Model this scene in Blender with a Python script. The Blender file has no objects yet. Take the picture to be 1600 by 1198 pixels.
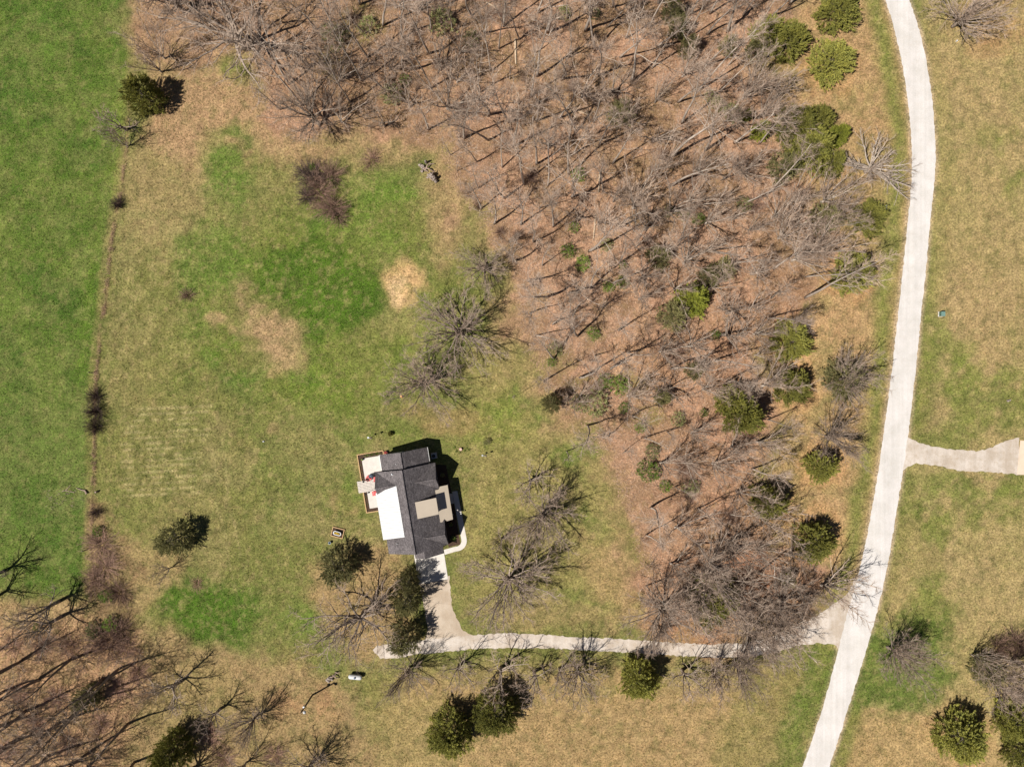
import bpy, math, random
import numpy as np
from mathutils import Vector, Matrix
R = math.radians
S = bpy.context.scene
COL = S.collection

# ------------------------------------------------------------------ camera, sky, sun, exposure
CAM_H = 120.0
PXM = 1110.0 / CAM_H                     # photo pixels per metre on the ground
cam = bpy.data.cameras.new("camera"); camo = bpy.data.objects.new("camera", cam); COL.objects.link(camo)
cam.sensor_width = 36.0; cam.lens = 36.0 * 1110 / 1600
cam.clip_start = 1.0; cam.clip_end = 8000
camo.location = (0, 0, CAM_H); camo.rotation_euler = (0, 0, 0)
S.camera = camo
SUN_EL, SUN_AZ = 57.0, 209.0             # azimuth of the sun, degrees counter-clockwise from +X
w = bpy.data.worlds.new("World"); S.world = w; w.use_nodes = True
nt = w.node_tree
sky = nt.nodes.new("ShaderNodeTexSky"); sky.sky_type = 'NISHITA'; sky.sun_disc = False
sky.sun_elevation = R(SUN_EL); sky.sun_rotation = R(90 - SUN_AZ); sky.air_density = 0.5; sky.dust_density = 0.1; sky.altitude = 300
bg = nt.nodes["Background"]; nt.links.new(sky.outputs[0], bg.inputs[0]); bg.inputs[1].default_value = 0.05
sl = bpy.data.lights.new("sun", 'SUN'); sl.energy = 5.0; sl.angle = R(0.5); sl.color = (1.0, 0.95, 0.88)
so = bpy.data.objects.new("sun", sl); COL.objects.link(so)
sd = Vector((math.cos(R(SUN_EL)) * math.cos(R(SUN_AZ)), math.cos(R(SUN_EL)) * math.sin(R(SUN_AZ)), math.sin(R(SUN_EL))))
so.rotation_euler = sd.to_track_quat('Z', 'Y').to_euler(); so.location = sd * 300
S.view_settings.view_transform = 'Standard'; S.view_settings.look = 'None'
S.view_settings.exposure = 0.62; S.view_settings.gamma = 1
ALB = 0.60                               # photo brightness -> surface albedo

# ------------------------------------------------------------------ helpers
def lin(c):
    return tuple(((v / 255) / 12.92 if v <= 10 else (((v / 255) + .055) / 1.055) ** 2.4) for v in c)
def alb(c, k=ALB):
    return tuple(min(.85, v * k) for v in lin(c))
def G(px, py, h=0.0):
    k = (1 - h / CAM_H) / PXM
    return ((px - 800) * k, (599 - py) * k)
def link(o, parent=None):
    COL.objects.link(o)
    if parent is not None: o.parent = parent
    return o
def tag(o, label=None, cat=None, group=None, kind=None):
    if label: o['label'] = label
    if cat: o['category'] = cat
    if group: o['group'] = group
    if kind: o['kind'] = kind
    return o
def empty(name, loc=(0, 0, 0), rz=0, sc=1):
    o = bpy.data.objects.new(name, None); o.location = loc; o.rotation_euler = (0, 0, rz)
    o.scale = (sc, sc, sc) if not isinstance(sc, tuple) else sc
    o.empty_display_size = .3
    return link(o)

class MB:
    """collects geometry for ONE mesh object"""
    def __init__(s): s.v = []; s.f = []; s.mi = []; s.cur = 0
    def add(s, vs, fs):
        n = len(s.v); s.v += [tuple(v) for v in vs]
        for f in fs: s.f.append([i + n for i in f]); s.mi.append(s.cur)
    def box(s, x0, x1, y0, y1, z0, z1, rz=0, c=(0, 0)):
        vs = [(x, y, z) for z in (z0, z1) for y in (y0, y1) for x in (x0, x1)]
        if rz:
            ca, sa = math.cos(rz), math.sin(rz)
            vs = [(c[0] + x * ca - y * sa, c[1] + x * sa + y * ca, z) for x, y, z in vs]
        elif c != (0, 0): vs = [(x + c[0], y + c[1], z) for x, y, z in vs]
        s.add(vs, [(0, 2, 3, 1), (4, 5, 7, 6), (0, 1, 5, 4), (2, 6, 7, 3), (0, 4, 6, 2), (1, 3, 7, 5)])
    def prism(s, pts, z0, z1):
        """pts: list of (x,y) CCW ; z0,z1 numbers or lists"""
        n = len(pts)
        zb = z0 if isinstance(z0, (list, tuple)) else [z0] * n
        zt = z1 if isinstance(z1, (list, tuple)) else [z1] * n
        vs = [(p[0], p[1], zb[i]) for i, p in enumerate(pts)] + [(p[0], p[1], zt[i]) for i, p in enumerate(pts)]
        s.add(vs, [tuple(range(n - 1, -1, -1)), tuple(range(n, 2 * n))] + [(i, (i + 1) % n, n + (i + 1) % n, n + i) for i in range(n)])
    def slab(s, pts, t):
        """pts: 3D polygon (top face, CCW from above), thickness t downwards"""
        n = len(pts)
        vs = [tuple(p) for p in pts] + [(p[0], p[1], p[2] - t) for p in pts]
        s.add(vs, [tuple(range(n)), tuple(range(2 * n - 1, n - 1, -1))] + [(i, n + i, n + (i + 1) % n, (i + 1) % n) for i in range(n)])
    def tube(s, pts, rad, n=6, cap=True):
        pts = [Vector(p) for p in pts]; rings = []
        if not isinstance(rad, (list, tuple)): rad = [rad] * len(pts)
        base = len(s.v); up = None
        for i, p in enumerate(pts):
            d = (pts[min(i + 1, len(pts) - 1)] - pts[max(i - 1, 0)]).normalized()
            if up is None: up = d.orthogonal().normalized()
            u = (up - d * up.dot(d)).normalized(); v = d.cross(u); up = u
            for k in range(n):
                a = 2 * math.pi * k / n
                s.v.append(tuple(p + (u * math.cos(a) + v * math.sin(a)) * rad[i]))
        for i in range(len(pts) - 1):
            for k in range(n):
                a = base + i * n + k; b = base + i * n + (k + 1) % n
                s.f.append([a, b, b + n, a + n]); s.mi.append(s.cur)
        if cap:
            s.f.append([base + k for k in range(n)][::-1]); s.mi.append(s.cur)
            e = base + (len(pts) - 1) * n
            s.f.append([e + k for k in range(n)]); s.mi.append(s.cur)
    def lathe(s, prof, n=20, c=(0, 0, 0)):
        base = len(s.v)
        for r, z in prof:
            for k in range(n):
                a = 2 * math.pi * k / n
                s.v.append((c[0] + r * math.cos(a), c[1] + r * math.sin(a), c[2] + z))
        for i in range(len(prof) - 1):
            for k in range(n):
                a = base + i * n + k; b = base + i * n + (k + 1) % n
                s.f.append([a, b, b + n, a + n]); s.mi.append(s.cur)
        s.f.append([base + k for k in range(n)][::-1]); s.mi.append(s.cur)
        e = base + (len(prof) - 1) * n
        s.f.append([e + k for k in range(n)]); s.mi.append(s.cur)
    def blob(s, c, r, rng, n1=10, n2=7, amp=.18):
        base = len(s.v); c = Vector(c)
        rx, ry, rz = r if isinstance(r, (tuple, list)) else (r, r, r)
        vs = [c + Vector((0, 0, -rz))]
        for j in range(1, n2):
            th = math.pi * j / n2
            for k in range(n1):
                a = 2 * math.pi * k / n1; q = 1 + rng.uniform(-amp, amp)
                vs.append(c + Vector((rx * math.sin(th) * math.cos(a) * q, ry * math.sin(th) * math.sin(a) * q, -rz * math.cos(th) * q)))
        vs.append(c + Vector((0, 0, rz)))
        fs = [(0, 1 + (k + 1) % n1, 1 + k) for k in range(n1)]
        for j in range(n2 - 2):
            for k in range(n1):
                a = 1 + j * n1 + k; b = 1 + j * n1 + (k + 1) % n1
                fs.append((a, b, b + n1, a + n1))
        t = len(vs) - 1; o = 1 + (n2 - 2) * n1
        fs += [(o + k, o + (k + 1) % n1, t) for k in range(n1)]
        s.add(vs, fs)
    def mesh(s, name, mats, smooth=False):
        me = bpy.data.meshes.new(name)
        me.from_pydata(s.v, [], s.f); 
        for m in (mats if isinstance(mats, (list, tuple)) else [mats]): me.materials.append(m)
        if any(s.mi): me.polygons.foreach_set('material_index', s.mi)
        if smooth: me.polygons.foreach_set('use_smooth', [True] * len(me.polygons))
        me.update(); return me
    def build(s, name, mats, parent=None, smooth=False):
        return link(bpy.data.objects.new(name, s.mesh(name, mats, smooth)), parent)

def tri_mesh(name, verts, faces, mat, smooth=False, cols=None):
    verts = np.asarray(verts, np.float32); faces = np.asarray(faces, np.int32)
    me = bpy.data.meshes.new(name)
    me.vertices.add(len(verts)); me.vertices.foreach_set('co', verts.ravel())
    k = faces.shape[1]
    me.loops.add(faces.size); me.loops.foreach_set('vertex_index', faces.ravel())
    me.polygons.add(len(faces)); me.polygons.foreach_set('loop_start', np.arange(0, faces.size, k, dtype=np.int32))
    if smooth: me.polygons.foreach_set('use_smooth', np.ones(len(faces), bool))
    if cols is not None:
        a = me.color_attributes.new('Col', 'FLOAT_COLOR', 'POINT')
        a.data.foreach_set('color', np.concatenate([cols, np.ones((len(cols), 1))], 1).astype(np.float32).ravel())
    me.materials.append(mat); me.update(calc_edges=True); me.validate()
    return me

# ------------------------------------------------------------------ materials
def nodes(m):
    m.use_nodes = True; t = m.node_tree; return t, t.nodes, t.links, t.nodes['Principled BSDF']
def noise(N, L, co, scale, detail=4, rough=.6, dist=0):
    n = N.new('ShaderNodeTexNoise'); n.inputs['Scale'].default_value = scale; n.inputs['Detail'].default_value = detail
    n.inputs['Roughness'].default_value = rough; n.inputs['Distortion'].default_value = dist
    if co is not None: L.new(co, n.inputs['Vector'])
    return n.outputs['Fac']
def ramp(N, L, fac, a, b, c0, c1):
    r = N.new('ShaderNodeMapRange'); L.new(fac, r.inputs[0])
    r.inputs[1].default_value = a; r.inputs[2].default_value = b; r.inputs[3].default_value = c0; r.inputs[4].default_value = c1
    return r.outputs[0]
def mix(N, L, fac, a, b, mode='MIX'):
    m = N.new('ShaderNodeMix'); m.data_type = 'RGBA'; m.blend_type = mode
    for v, i in ((fac, 0), (a, 6), (b, 7)):
        if isinstance(v, (int, float)): m.inputs[i].default_value = v
        elif isinstance(v, tuple): m.inputs[i].default_value = (*v, 1)
        else: L.new(v, m.inputs[i])
    return m.outputs[2]
def scale_col(N, L, col, fac):
    v = N.new('ShaderNodeVectorMath'); v.operation = 'SCALE'; L.new(col, v.inputs[0]); L.new(fac, v.inputs['Scale']); return v.outputs[0]
def bump(N, L, b, h, dist=.05, st=1):
    n = N.new('ShaderNodeBump'); n.inputs['Strength'].default_value = st; n.inputs['Distance'].default_value = dist
    L.new(h, n.inputs['Height']); L.new(n.outputs[0], b.inputs['Normal'])
def mat(name, c, rough=.7, spec=.3, metal=0, var=.12, sc=6, c2=None, bmp=0, vary_obj=0, stretch=None):
    m = bpy.data.materials.new(name); t, N, L, b = nodes(m)
    tc = N.new('ShaderNodeTexCoord'); co = tc.outputs['Object']
    if stretch:
        mp = N.new('ShaderNodeMapping'); mp.inputs['Scale'].default_value = stretch; L.new(co, mp.inputs[0]); co = mp.outputs[0]
    n = noise(N, L, co, sc, 5, .65)
    c2 = c2 or tuple(v * (1 - 2.2 * var) for v in c)
    col = mix(N, L, ramp(N, L, n, .35, .65, 0, 1), c, c2)
    if vary_obj:
        oi = N.new('ShaderNodeObjectInfo')
        col = scale_col(N, L, col, ramp(N, L, oi.outputs['Random'], 0, 1, 1 - vary_obj, 1 + vary_obj))
    L.new(col, b.inputs['Base Color']); b.inputs['Roughness'].default_value = rough
    b.inputs['Specular IOR Level'].default_value = spec; b.inputs['Metallic'].default_value = metal
    if bmp: bump(N, L, b, n, bmp)
    return m
def leaf_mat(name, c, c2, vary=.32, transl=.15):
    m = bpy.data.materials.new(name); t, N, L, b = nodes(m)
    tc = N.new('ShaderNodeTexCoord')
    n = noise(N, L, tc.outputs['Object'], 1.1, 3, .6)
    n2 = noise(N, L, tc.outputs['Object'], 9, 2, .6)
    col = mix(N, L, ramp(N, L, n, .35, .65, 0, 1), c, c2)
    col = scale_col(N, L, col, ramp(N, L, n2, .3, .7, .6, 1.4))
    oi = N.new('ShaderNodeObjectInfo')
    col = scale_col(N, L, col, ramp(N, L, oi.outputs['Random'], 0, 1, 1 - vary, 1 + vary))
    L.new(col, b.inputs['Base Color']); b.inputs['Roughness'].default_value = .65; b.inputs['Specular IOR Level'].default_value = .2
    tr = N.new('ShaderNodeBsdfTranslucent'); L.new(col, tr.inputs[0])
    mx = N.new('ShaderNodeMixShader'); mx.inputs[0].default_value = transl
    L.new(b.outputs[0], mx.inputs[1]); L.new(tr.outputs[0], mx.inputs[2]); L.new(mx.outputs[0], N['Material Output'].inputs[0])
    return m
def bark_mat(name, c, c2, vary=.2):
    m = mat(name, c, .9, .15, c2=c2, sc=3, vary_obj=vary, stretch=(2.2, 2.2, .5)); return m

M = {}
M['bark_grey'] = bark_mat('bark_grey', (.46, .395, .33), (.25, .20, .16))
M['bark_dark'] = bark_mat('bark_dark', (.16, .13, .105), (.085, .07, .058))
M['bark_mid'] = bark_mat('bark_mid', (.26, .20, .155), (.13, .10, .075))
M['twig_grey'] = bark_mat('twig_grey', (.39, .295, .225), (.25, .18, .135))
M['bark_oak'] = bark_mat('bark_oak', (.32, .26, .21), (.15, .115, .09))  # darkened so the bark itself carries the black shadows in the crowns
M['twig_brown'] = bark_mat('twig_brown', (.15, .115, .09), (.09, .07, .055))
M['brush'] = bark_mat('brush', (.29, .18, .13), (.14, .09, .07)); M['brush_dark'] = bark_mat('brush_dark', (.12, .08, .07), (.06, .042, .036))
M['brush_red'] = bark_mat('brush_red', (.36, .22, .16), (.22, .13, .10))
M['dry'] = bark_mat('dry', (.30, .22, .15), (.17, .12, .085))
M['cedar'] = leaf_mat('cedar', (.29, .27, .055), (.17, .175, .045))
M['cedar_bright'] = leaf_mat('cedar_bright', (.34, .35, .05), (.21, .24, .04))
M['cedar_dull'] = leaf_mat('cedar_dull', (.25, .225, .09), (.15, .145, .06))
M['leaf'] = leaf_mat('leaf', (.19, .27, .04), (.11, .17, .03), transl=.25)
M['leaf_dull'] = leaf_mat('leaf_dull', (.26, .255, .10), (.16, .17, .065), transl=.2)

# ------------------------------------------------------------------ numpy noise
_rs = np.random.RandomState(7); _T = _rs.rand(257, 257)
def vn(x, y, sc, seed=0):
    x = x / sc + seed * 17.31; y = y / sc + seed * 9.17
    xi = np.floor(x).astype(int); yi = np.floor(y).astype(int); fx = x - xi; fy = y - yi
    fx = fx * fx * (3 - 2 * fx); fy = fy * fy * (3 - 2 * fy)
    a = _T[xi % 256, yi % 256]; b = _T[(xi + 1) % 256, yi % 256]; c = _T[xi % 256, (yi + 1) % 256]; d = _T[(xi + 1) % 256, (yi + 1) % 256]
    return (a * (1 - fx) + b * fx) * (1 - fy) + (c * (1 - fx) + d * fx) * fy
def fbm(x, y, sc, oc=4, seed=0, g=.55):
    s = 0; a = 1; t = 0
    for i in range(oc):
        s = s + a * vn(x, y, sc / 2 ** i, seed + i * 3); t += a; a *= g
    return s / t
def ss(a, b, x):
    t = np.clip((x - a) / (b - a), 0, 1); return t * t * (3 - 2 * t)
def sdpoly(X, Y, P):
    d = np.full(X.shape, 1e9); ins = np.zeros(X.shape, bool); n = len(P)
    for i in range(n):
        x1, y1 = P[i]; x2, y2 = P[(i + 1) % n]
        ex, ey = x2 - x1, y2 - y1; t = np.clip(((X - x1) * ex + (Y - y1) * ey) / (ex * ex + ey * ey + 1e-9), 0, 1)
        d = np.minimum(d, np.hypot(X - x1 - t * ex, Y - y1 - t * ey))
        c = ((y1 > Y) != (y2 > Y)) & (X < (x2 - x1) * (Y - y1) / ((y2 - y1) if y2 != y1 else 1e-9) + x1)
        ins ^= c
    return np.where(ins, -d, d)
def sdline(X, Y, P):
    d = np.full(X.shape, 1e9)
    for i in range(len(P) - 1):
        x1, y1 = P[i]; x2, y2 = P[i + 1]; ex, ey = x2 - x1, y2 - y1
        t = np.clip(((X - x1) * ex + (Y - y1) * ey) / (ex * ex + ey * ey + 1e-9), 0, 1)
        d = np.minimum(d, np.hypot(X - x1 - t * ex, Y - y1 - t * ey))
    return d

# ------------------------------------------------------------------ layout, in photo pixels (ground level)
ROAD = [(-140, 1330, 1372), (-60, 1362, 1398), (0, 1384, 1421), (50, 1399, 1438), (100, 1410, 1449), (150, 1418, 1456), (200, 1423, 1461),
        (260, 1426, 1463), (300, 1423, 1458), (350, 1418, 1453), (400, 1413, 1449), (450, 1408, 1444), (500, 1402, 1438), (550, 1397, 1434),
        (600, 1391, 1428), (650, 1384, 1423), (700, 1378, 1416), (750, 1370, 1409), (800, 1362, 1400), (850, 1352, 1393), (900, 1341, 1384),
        (950, 1326, 1372), (1000, 1313, 1358), (1050, 1301, 1343), (1100, 1287, 1327), (1150, 1271, 1312), (1198, 1254, 1295), (1260, 1232, 1274), (1400, 1180, 1224)]
FENCE = [(226, -40), (214, 60), (205, 150), (198, 228), (190, 290), (176, 370), (166, 450), (157, 530), (150, 590), (147, 680), (146, 760), (143, 850), (142, 920)]
WOOD = [(225, -60), (235, 60), (310, 90), (370, 60), (410, 120), (440, 185), (500, 205), (560, 185), (640, 210), (700, 240), (722, 300), (760, 345), (790, 385), (812, 440), (815, 500),
        (838, 560), (860, 600), (905, 640), (935, 700), (965, 750), (990, 800), (1000, 860), (1008, 930), (1030, 990), (1110, 1002), (1200, 985), (1262, 955), (1300, 900),
        (1240, 880), (1205, 835), (1180, 780), (1205, 720), (1200, 640), (1196, 560), (1206, 500), (1262, 470), (1290, 400), (1310, 330), (1235, 290), (1215, 200), (1205, 110), (1180, 60), (1240, 20), (1250, -60)]
print('layout ok')

# ------------------------------------------------------------------ ground
def axis(lo, hi, step, far):
    d = list(np.arange(lo, hi + 1e-6, step)); s = step; a = []; x = hi
    while x < far: s *= 1.35; x += s; a.append(x)
    b = []; s = step; x = lo
    while x > -far: s *= 1.35; x -= s; b.append(x)
    return np.array(b[::-1] + d + a)
gx = axis(-95, 95, .25, 2500); gy = axis(-73, 73, .25, 2500)
X, Y = np.meshgrid(gx, gy); PX = X * PXM + 800; PY = 599 - Y * PXM
wx = PX + (fbm(PX, PY, 60, 4, 1) - .5) * 50; wy = PY + (fbm(PX, PY, 60, 4, 5) - .5) * 50      # warped photo coordinates
n_big = fbm(PX, PY, 160, 4, 11); n_mid = fbm(PX, PY, 45, 4, 21); n_fine = fbm(PX, PY, 11, 3, 31, .7)
C = np.zeros(X.shape + (3,)); C[:] = lin((124, 126, 66))
def paint(wt, c, a=1.0):
    wt = np.clip(wt * a, 0, 1)[..., None]; C[:] = C * (1 - wt) + np.array(lin(c)) * wt
def poly(P, c, a=1, soft=14, warp=1, br=.0):
    d = sdpoly(wx if warp else PX, wy if warp else PY, P)
    wt = 1 - ss(-soft, soft, d + (n_fine - .5) * soft * 1.6)
    if br: wt = wt * ss(.5 - br, .5 + .12, n_mid)
    paint(wt, c, a)
def ell(cx, cy, rx, ry, c, a=1, rot=0, soft=.35, br=0, warp=1):
    x = (wx if warp else PX) - cx; y = (wy if warp else PY) - cy; t = R(rot)
    q = np.hypot((x * math.cos(t) + y * math.sin(t)) / rx, (-x * math.sin(t) + y * math.cos(t)) / ry)
    wt = 1 - ss(1 - soft, 1 + soft, q + (n_fine - .5) * .5)
    if br: wt = wt * ss(.5 - br, .5 + .1, n_mid)
    paint(wt, c, a)
# meadow mottling
paint(ss(.42, .62, n_mid), (118, 124, 64), .75)
paint(ss(.5, .68, fbm(PX, PY, 90, 4, 41)), (154, 140, 92), .55)
# east side of the road
east = ss(1440, 1475, PX + (n_mid - .5) * 30 + (PY - 300) * (-.02) + np.where(PY > 600, (PY - 600) * .25, 0))
paint(east, (165, 148, 98), 1); paint(east * ss(.45, .62, n_mid), (150, 146, 84), .75); paint(east * ss(.5, .7, n_big), (178, 150, 108), .8)
ell(1530, 620, 90, 60, (126, 136, 62), .8, br=.12); ell(1500, 780, 90, 50, (120, 130, 62), .85, br=.12); ell(1440, 860, 30, 60, (126, 128, 64), .8)
ell(1560, 30, 70, 40, (196, 138, 98), .6, br=.1); ell(1545, 75, 40, 18, (198, 140, 100), .5)
poly([(1450, 120), (1475, 200), (1480, 300), (1470, 420), (1455, 600), (1445, 600), (1452, 400), (1462, 280), (1455, 200)], (132, 142, 70), .75)
poly([(1380, 960), (1480, 960), (1500, 1060), (1430, 1120), (1330, 1100), (1350, 1010)], (98, 116, 50), .9, 22)
poly([(1340, 1060), (1420, 1070), (1440, 1112), (1335, 1100)], (84, 108, 42), .8, 10)
poly([(1346, 1105), (1425, 1115), (1470, 1125), (1560, 1160), (1600, 1280), (1290, 1280), (1330, 1170)], (186, 152, 104), .95, 6, 0)
poly([(1346, 1102), (1425, 1112), (1462, 1122), (1462, 1128), (1346, 1109)], (200, 158, 116), .9, 3, 0)
poly([(1320, 1120), (1345, 1110), (1310, 1200), (1290, 1280), (1280, 1280), (1300, 1200)], (130, 128, 62), .8, 10)
# south meadow and house lawn
poly([(590, 1060), (1240, 1050), (1260, 1290), (560, 1290)], (174, 146, 100), .95, 30)
ell(900, 1060, 170, 35, (136, 132, 76), .8, br=.15); poly([(1150, 1060), (1300, 1015), (1290, 1080), (1240, 1200), (1200, 1260), (1110, 1220)], (126, 128, 64), .85, 25)
ell(1265, 1060, 22, 70, (94, 116, 46), .8, rot=20); ell(650, 1150, 80, 60, (150, 142, 84), .7)
poly([(880, 640), (960, 740), (1000, 860), (1010, 985), (900, 990), (930, 880), (900, 760)], (184, 150, 110), .8, 26, br=.15)
poly([(730, 560), (790, 480), (830, 560), (880, 620), (930, 700), (990, 830), (1005, 960), (840, 990), (740, 980), (720, 860), (730, 700)], (156, 144, 88), .85, 25)
ell(920, 720, 45, 90, (130, 132, 70), .8, rot=-35, br=.12); ell(840, 620, 50, 30, (112, 130, 60), .9, rot=40, br=.15)
ell(890, 780, 70, 60, (128, 130, 72), .7, br=.12); ell(920, 940, 60, 30, (128, 134, 68), .7, br=.1); ell(860, 960, 80, 25, (172, 148, 102), .6)
ell(770, 660, 60, 50, (134, 140, 66), .7); ell(690, 650, 60, 20, (170, 140, 96), .6); ell(540, 790, 26, 22, (178, 146, 104), .6); ell(960, 900, 40, 70, (180, 148, 106), .6, rot=-30)
poly([(480, 880), (620, 850), (660, 1000), (560, 1030), (480, 950)], (180, 146, 106), .8, 20)
# west side between fence row and house
poly([(205, 180), (300, 110), (440, 190), (440, 260), (300, 330), (250, 420), (180, 560), (165, 760), (260, 860), (400, 840), (340, 600), (340, 300)], (138, 132, 76), .5, 35)
poly([(190, 250), (330, 120), (420, 170), (380, 230), (330, 330), (250, 400), (200, 390)], (168, 146, 100), .8, 25)
poly([(225, 90), (420, 150), (470, 215), (540, 235), (450, 265), (330, 200), (300, 260), (225, 220)], (184, 148, 112), .9, 22)
ell(365, 265, 40, 65, (108, 130, 58), .8, rot=25, br=.15); ell(580, 340, 90, 60, (124, 136, 66), .75, br=.15)
ell(620, 300, 60, 40, (110, 132, 56), .6, br=.12); ell(320, 400, 60, 50, (106, 124, 56), .7, br=.15)
ell(690, 330, 30, 80, (176, 148, 106), .75); ell(600, 215, 110, 24, (176, 152, 106), .8, rot=8)
poly([(395, 415), (470, 365), (540, 390), (600, 440), (590, 490), (540, 515), (470, 540), (460, 470), (400, 450)], (72, 98, 24), 1, 16)
ell(540, 480, 50, 30, (66, 94, 24), .7); ell(430, 405, 50, 20, (76, 110, 38), .7); ell(490, 350, 26, 16, (86, 118, 48), .7, rot=-35)
poly([(385, 460), (460, 455), (470, 560), (430, 590), (380, 540)], (186, 152, 114), 1, 16, br=.10); ell(345, 505, 20, 10, (190, 156, 118), .9, br=.2)
ell(335, 480, 45, 90, (98, 122, 50), .55, br=.2); ell(420, 578, 14, 9, (182, 152, 108), .8); ell(425, 662, 15, 8, (184, 152, 112), .8); ell(360, 560, 60, 40, (92, 122, 46), .6, br=.15)
poly([(480, 540), (620, 520), (660, 600), (540, 660), (420, 640), (400, 600)], (122, 132, 60), .8, 25); ell(640, 500, 60, 40, (152, 146, 88), .7)
ell(630, 448, 27, 32, (232, 192, 142), 1, rot=20, soft=.4, br=.16); ell(622, 456, 15, 16, (242, 208, 162), .9, soft=.5, br=.3)
ell(450, 600, 60, 26, (104, 126, 50), .6, br=.15); ell(480, 700, 80, 60, (134, 134, 76), .6); ell(600, 690, 60, 25, (120, 132, 60), .5, br=.1)
ell(420, 770, 60, 60, (118, 128, 62), .6, br=.1); ell(350, 720, 34, 60, (158, 142, 96), .6, rot=-15, br=.15)
poly([(165, 830), (300, 870), (290, 900), (260, 930), (230, 960), (170, 940), (150, 860)], (176, 148, 104), .75, 18)
poly([(255, 915), (300, 895), (390, 915), (420, 960), (380, 1005), (300, 1005), (262, 960)], (80, 106, 36), 1, 14); ell(420, 890, 60, 60, (128, 132, 68), .6, br=.12)
ell(490, 1000, 45, 70, (112, 128, 56), .8, rot=-40, br=.2); ell(600, 1080, 50, 30, (122, 128, 62), .7, br=.1); ell(450, 1030, 50, 40, (134, 134, 72), .6)
poly([(60, 930), (160, 960), (250, 985), (330, 1010), (470, 1030), (560, 1100), (600, 1200), (600, 1300), (-200, 1300), (-200, 900)], (166, 138, 98), .9, 22)
poly([(-200, 960), (60, 950), (220, 985), (250, 1060), (200, 1130), (150, 1300), (-200, 1300)], (190, 150, 114), .95, 22)
ell(300, 1100, 60, 70, (160, 140, 92), .7); ell(470, 1110, 50, 50, (178, 138, 100), .7, br=.1); ell(60, 965, 60, 16, (184, 154, 112), .9)
# far west field with its sharp edge along the fence row
fd = np.interp(PY, [p[1] for p in FENCE], [p[0] for p in FENCE]); fd = np.where(PY > 920, 142 - (PY - 920) * 1.6, fd)
west = ss(4, -4, PX - fd + 14 + (n_fine - .5) * 6)
west = west * (1 - ss(900, 950, PY + (n_mid - .5) * 60))
paint(west, (86, 112, 38), 1); paint(west * ss(.42, .6, n_mid), (112, 128, 56), .8); paint(west * ss(.5, .64, fbm(PX, PY, 70, 5, 61)), (70, 102, 32), .85)
paint(west * ss(760, 735, PY + (PX - 70) * -.12) * ss(520, 720, PY), (124, 134, 70), .55)
paint(west * ss(735, 770, PY + (PX - 70) * -.12) * ss(880, 800, PY), (78, 106, 40), .7)
ell(110, 780, 34, 22, (150, 148, 96), .5, br=.1); ell(60, 60, 50, 60, (90, 120, 44), .4); ell(100, 890, 70, 22, (140, 138, 80), .6, br=.15)
edge = np.exp(-((PX - fd + 26) / 12) ** 2) * ss(330, 480, PY) * ss(640, 560, PY); paint(edge, (104, 132, 40), .7)
paint(np.exp(-((PX - fd + 18) / 12) ** 2) * ss(60, 120, PY) * ss(330, 280, PY), (126, 142, 58), .6)
# fence row strip: dry weeds
fr = np.exp(-((PX - fd + (n_mid - .5) * 10) / 3.2) ** 2) * ss(.28, .5, n_fine) * ss(955, 880, PY) * ss(-60, 240, PY)
paint(fr, (140, 116, 84), .85)
poly([(138, 790), (165, 790), (190, 850), (215, 900), (225, 980), (140, 990)], (146, 118, 86), .85, 10)
# woodland floor
wd = sdpoly(wx, wy, WOOD)
wn = fbm(PX, PY, 38, 4, 131)
paint(1 - ss(-10, 60, wd + (wn - .5) * 120), (178, 146, 108), .85)
inw = 1 - ss(-26, 18, wd + (wn - .5) * 110)
paint(inw, (200, 160, 130), 1); paint(inw * ss(.48, .62, n_mid), (160, 126, 98), .75); paint(inw * ss(.48, .62, fbm(PX, PY, 30, 4, 71)), (212, 168, 136), .75)
paint(inw * ss(.55, .66, fbm(PX, PY, 55, 4, 141)), (138, 118, 84), .6)
paint(inw * ss(.52, .66, fbm(PX, PY, 80, 4, 81)), (150, 128, 88), .65)
paint(inw * ss(950, 1150, PX) * ss(350, 500, PY) * ss(1000, 900, PY), (204, 154, 122), .5)
poly([(400, -60), (760, -60), (700, 220), (520, 190), (420, 120)], (150, 124, 92), .6, 40)
ell(1170, 900, 60, 45, (186, 122, 90), .7); ell(1080, 985, 60, 25, (184, 130, 94), .6); ell(1000, 585, 60, 45, (206, 162, 120), .6, rot=30)
for cx, cy, rx, ry in ((570, 50, 36, 22), (560, 20, 20, 10), (620, 150, 18, 10), (520, 90, 40, 26), (895, 390, 22, 12), (950, 440, 24, 16), (880, 560, 24, 20), (905, 600, 26, 12),
                       (1010, 650, 30, 20), (980, 600, 28, 16), (1120, 840, 40, 24), (1010, 700, 20, 14), (840, 470, 14, 22), (930, 520, 20, 10), (890, 270, 16, 10), (1020, 850, 30, 40)):
    ell(cx, cy, rx, ry, (122, 128, 62), .7, br=.15)
# trail of pale soil through the wood
trail = [(790, 0), (805, 60), (815, 100), (850, 150), (895, 185), (915, 230), (935, 275), (932, 320), (930, 365), (955, 430), (1000, 500), (1010, 560), (930, 600), (905, 610)]
paint(np.exp(-(sdline(wx, wy, trail) / 5.5) ** 2) * ss(.3, .5, n_mid), (230, 186, 146), .9)
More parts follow.
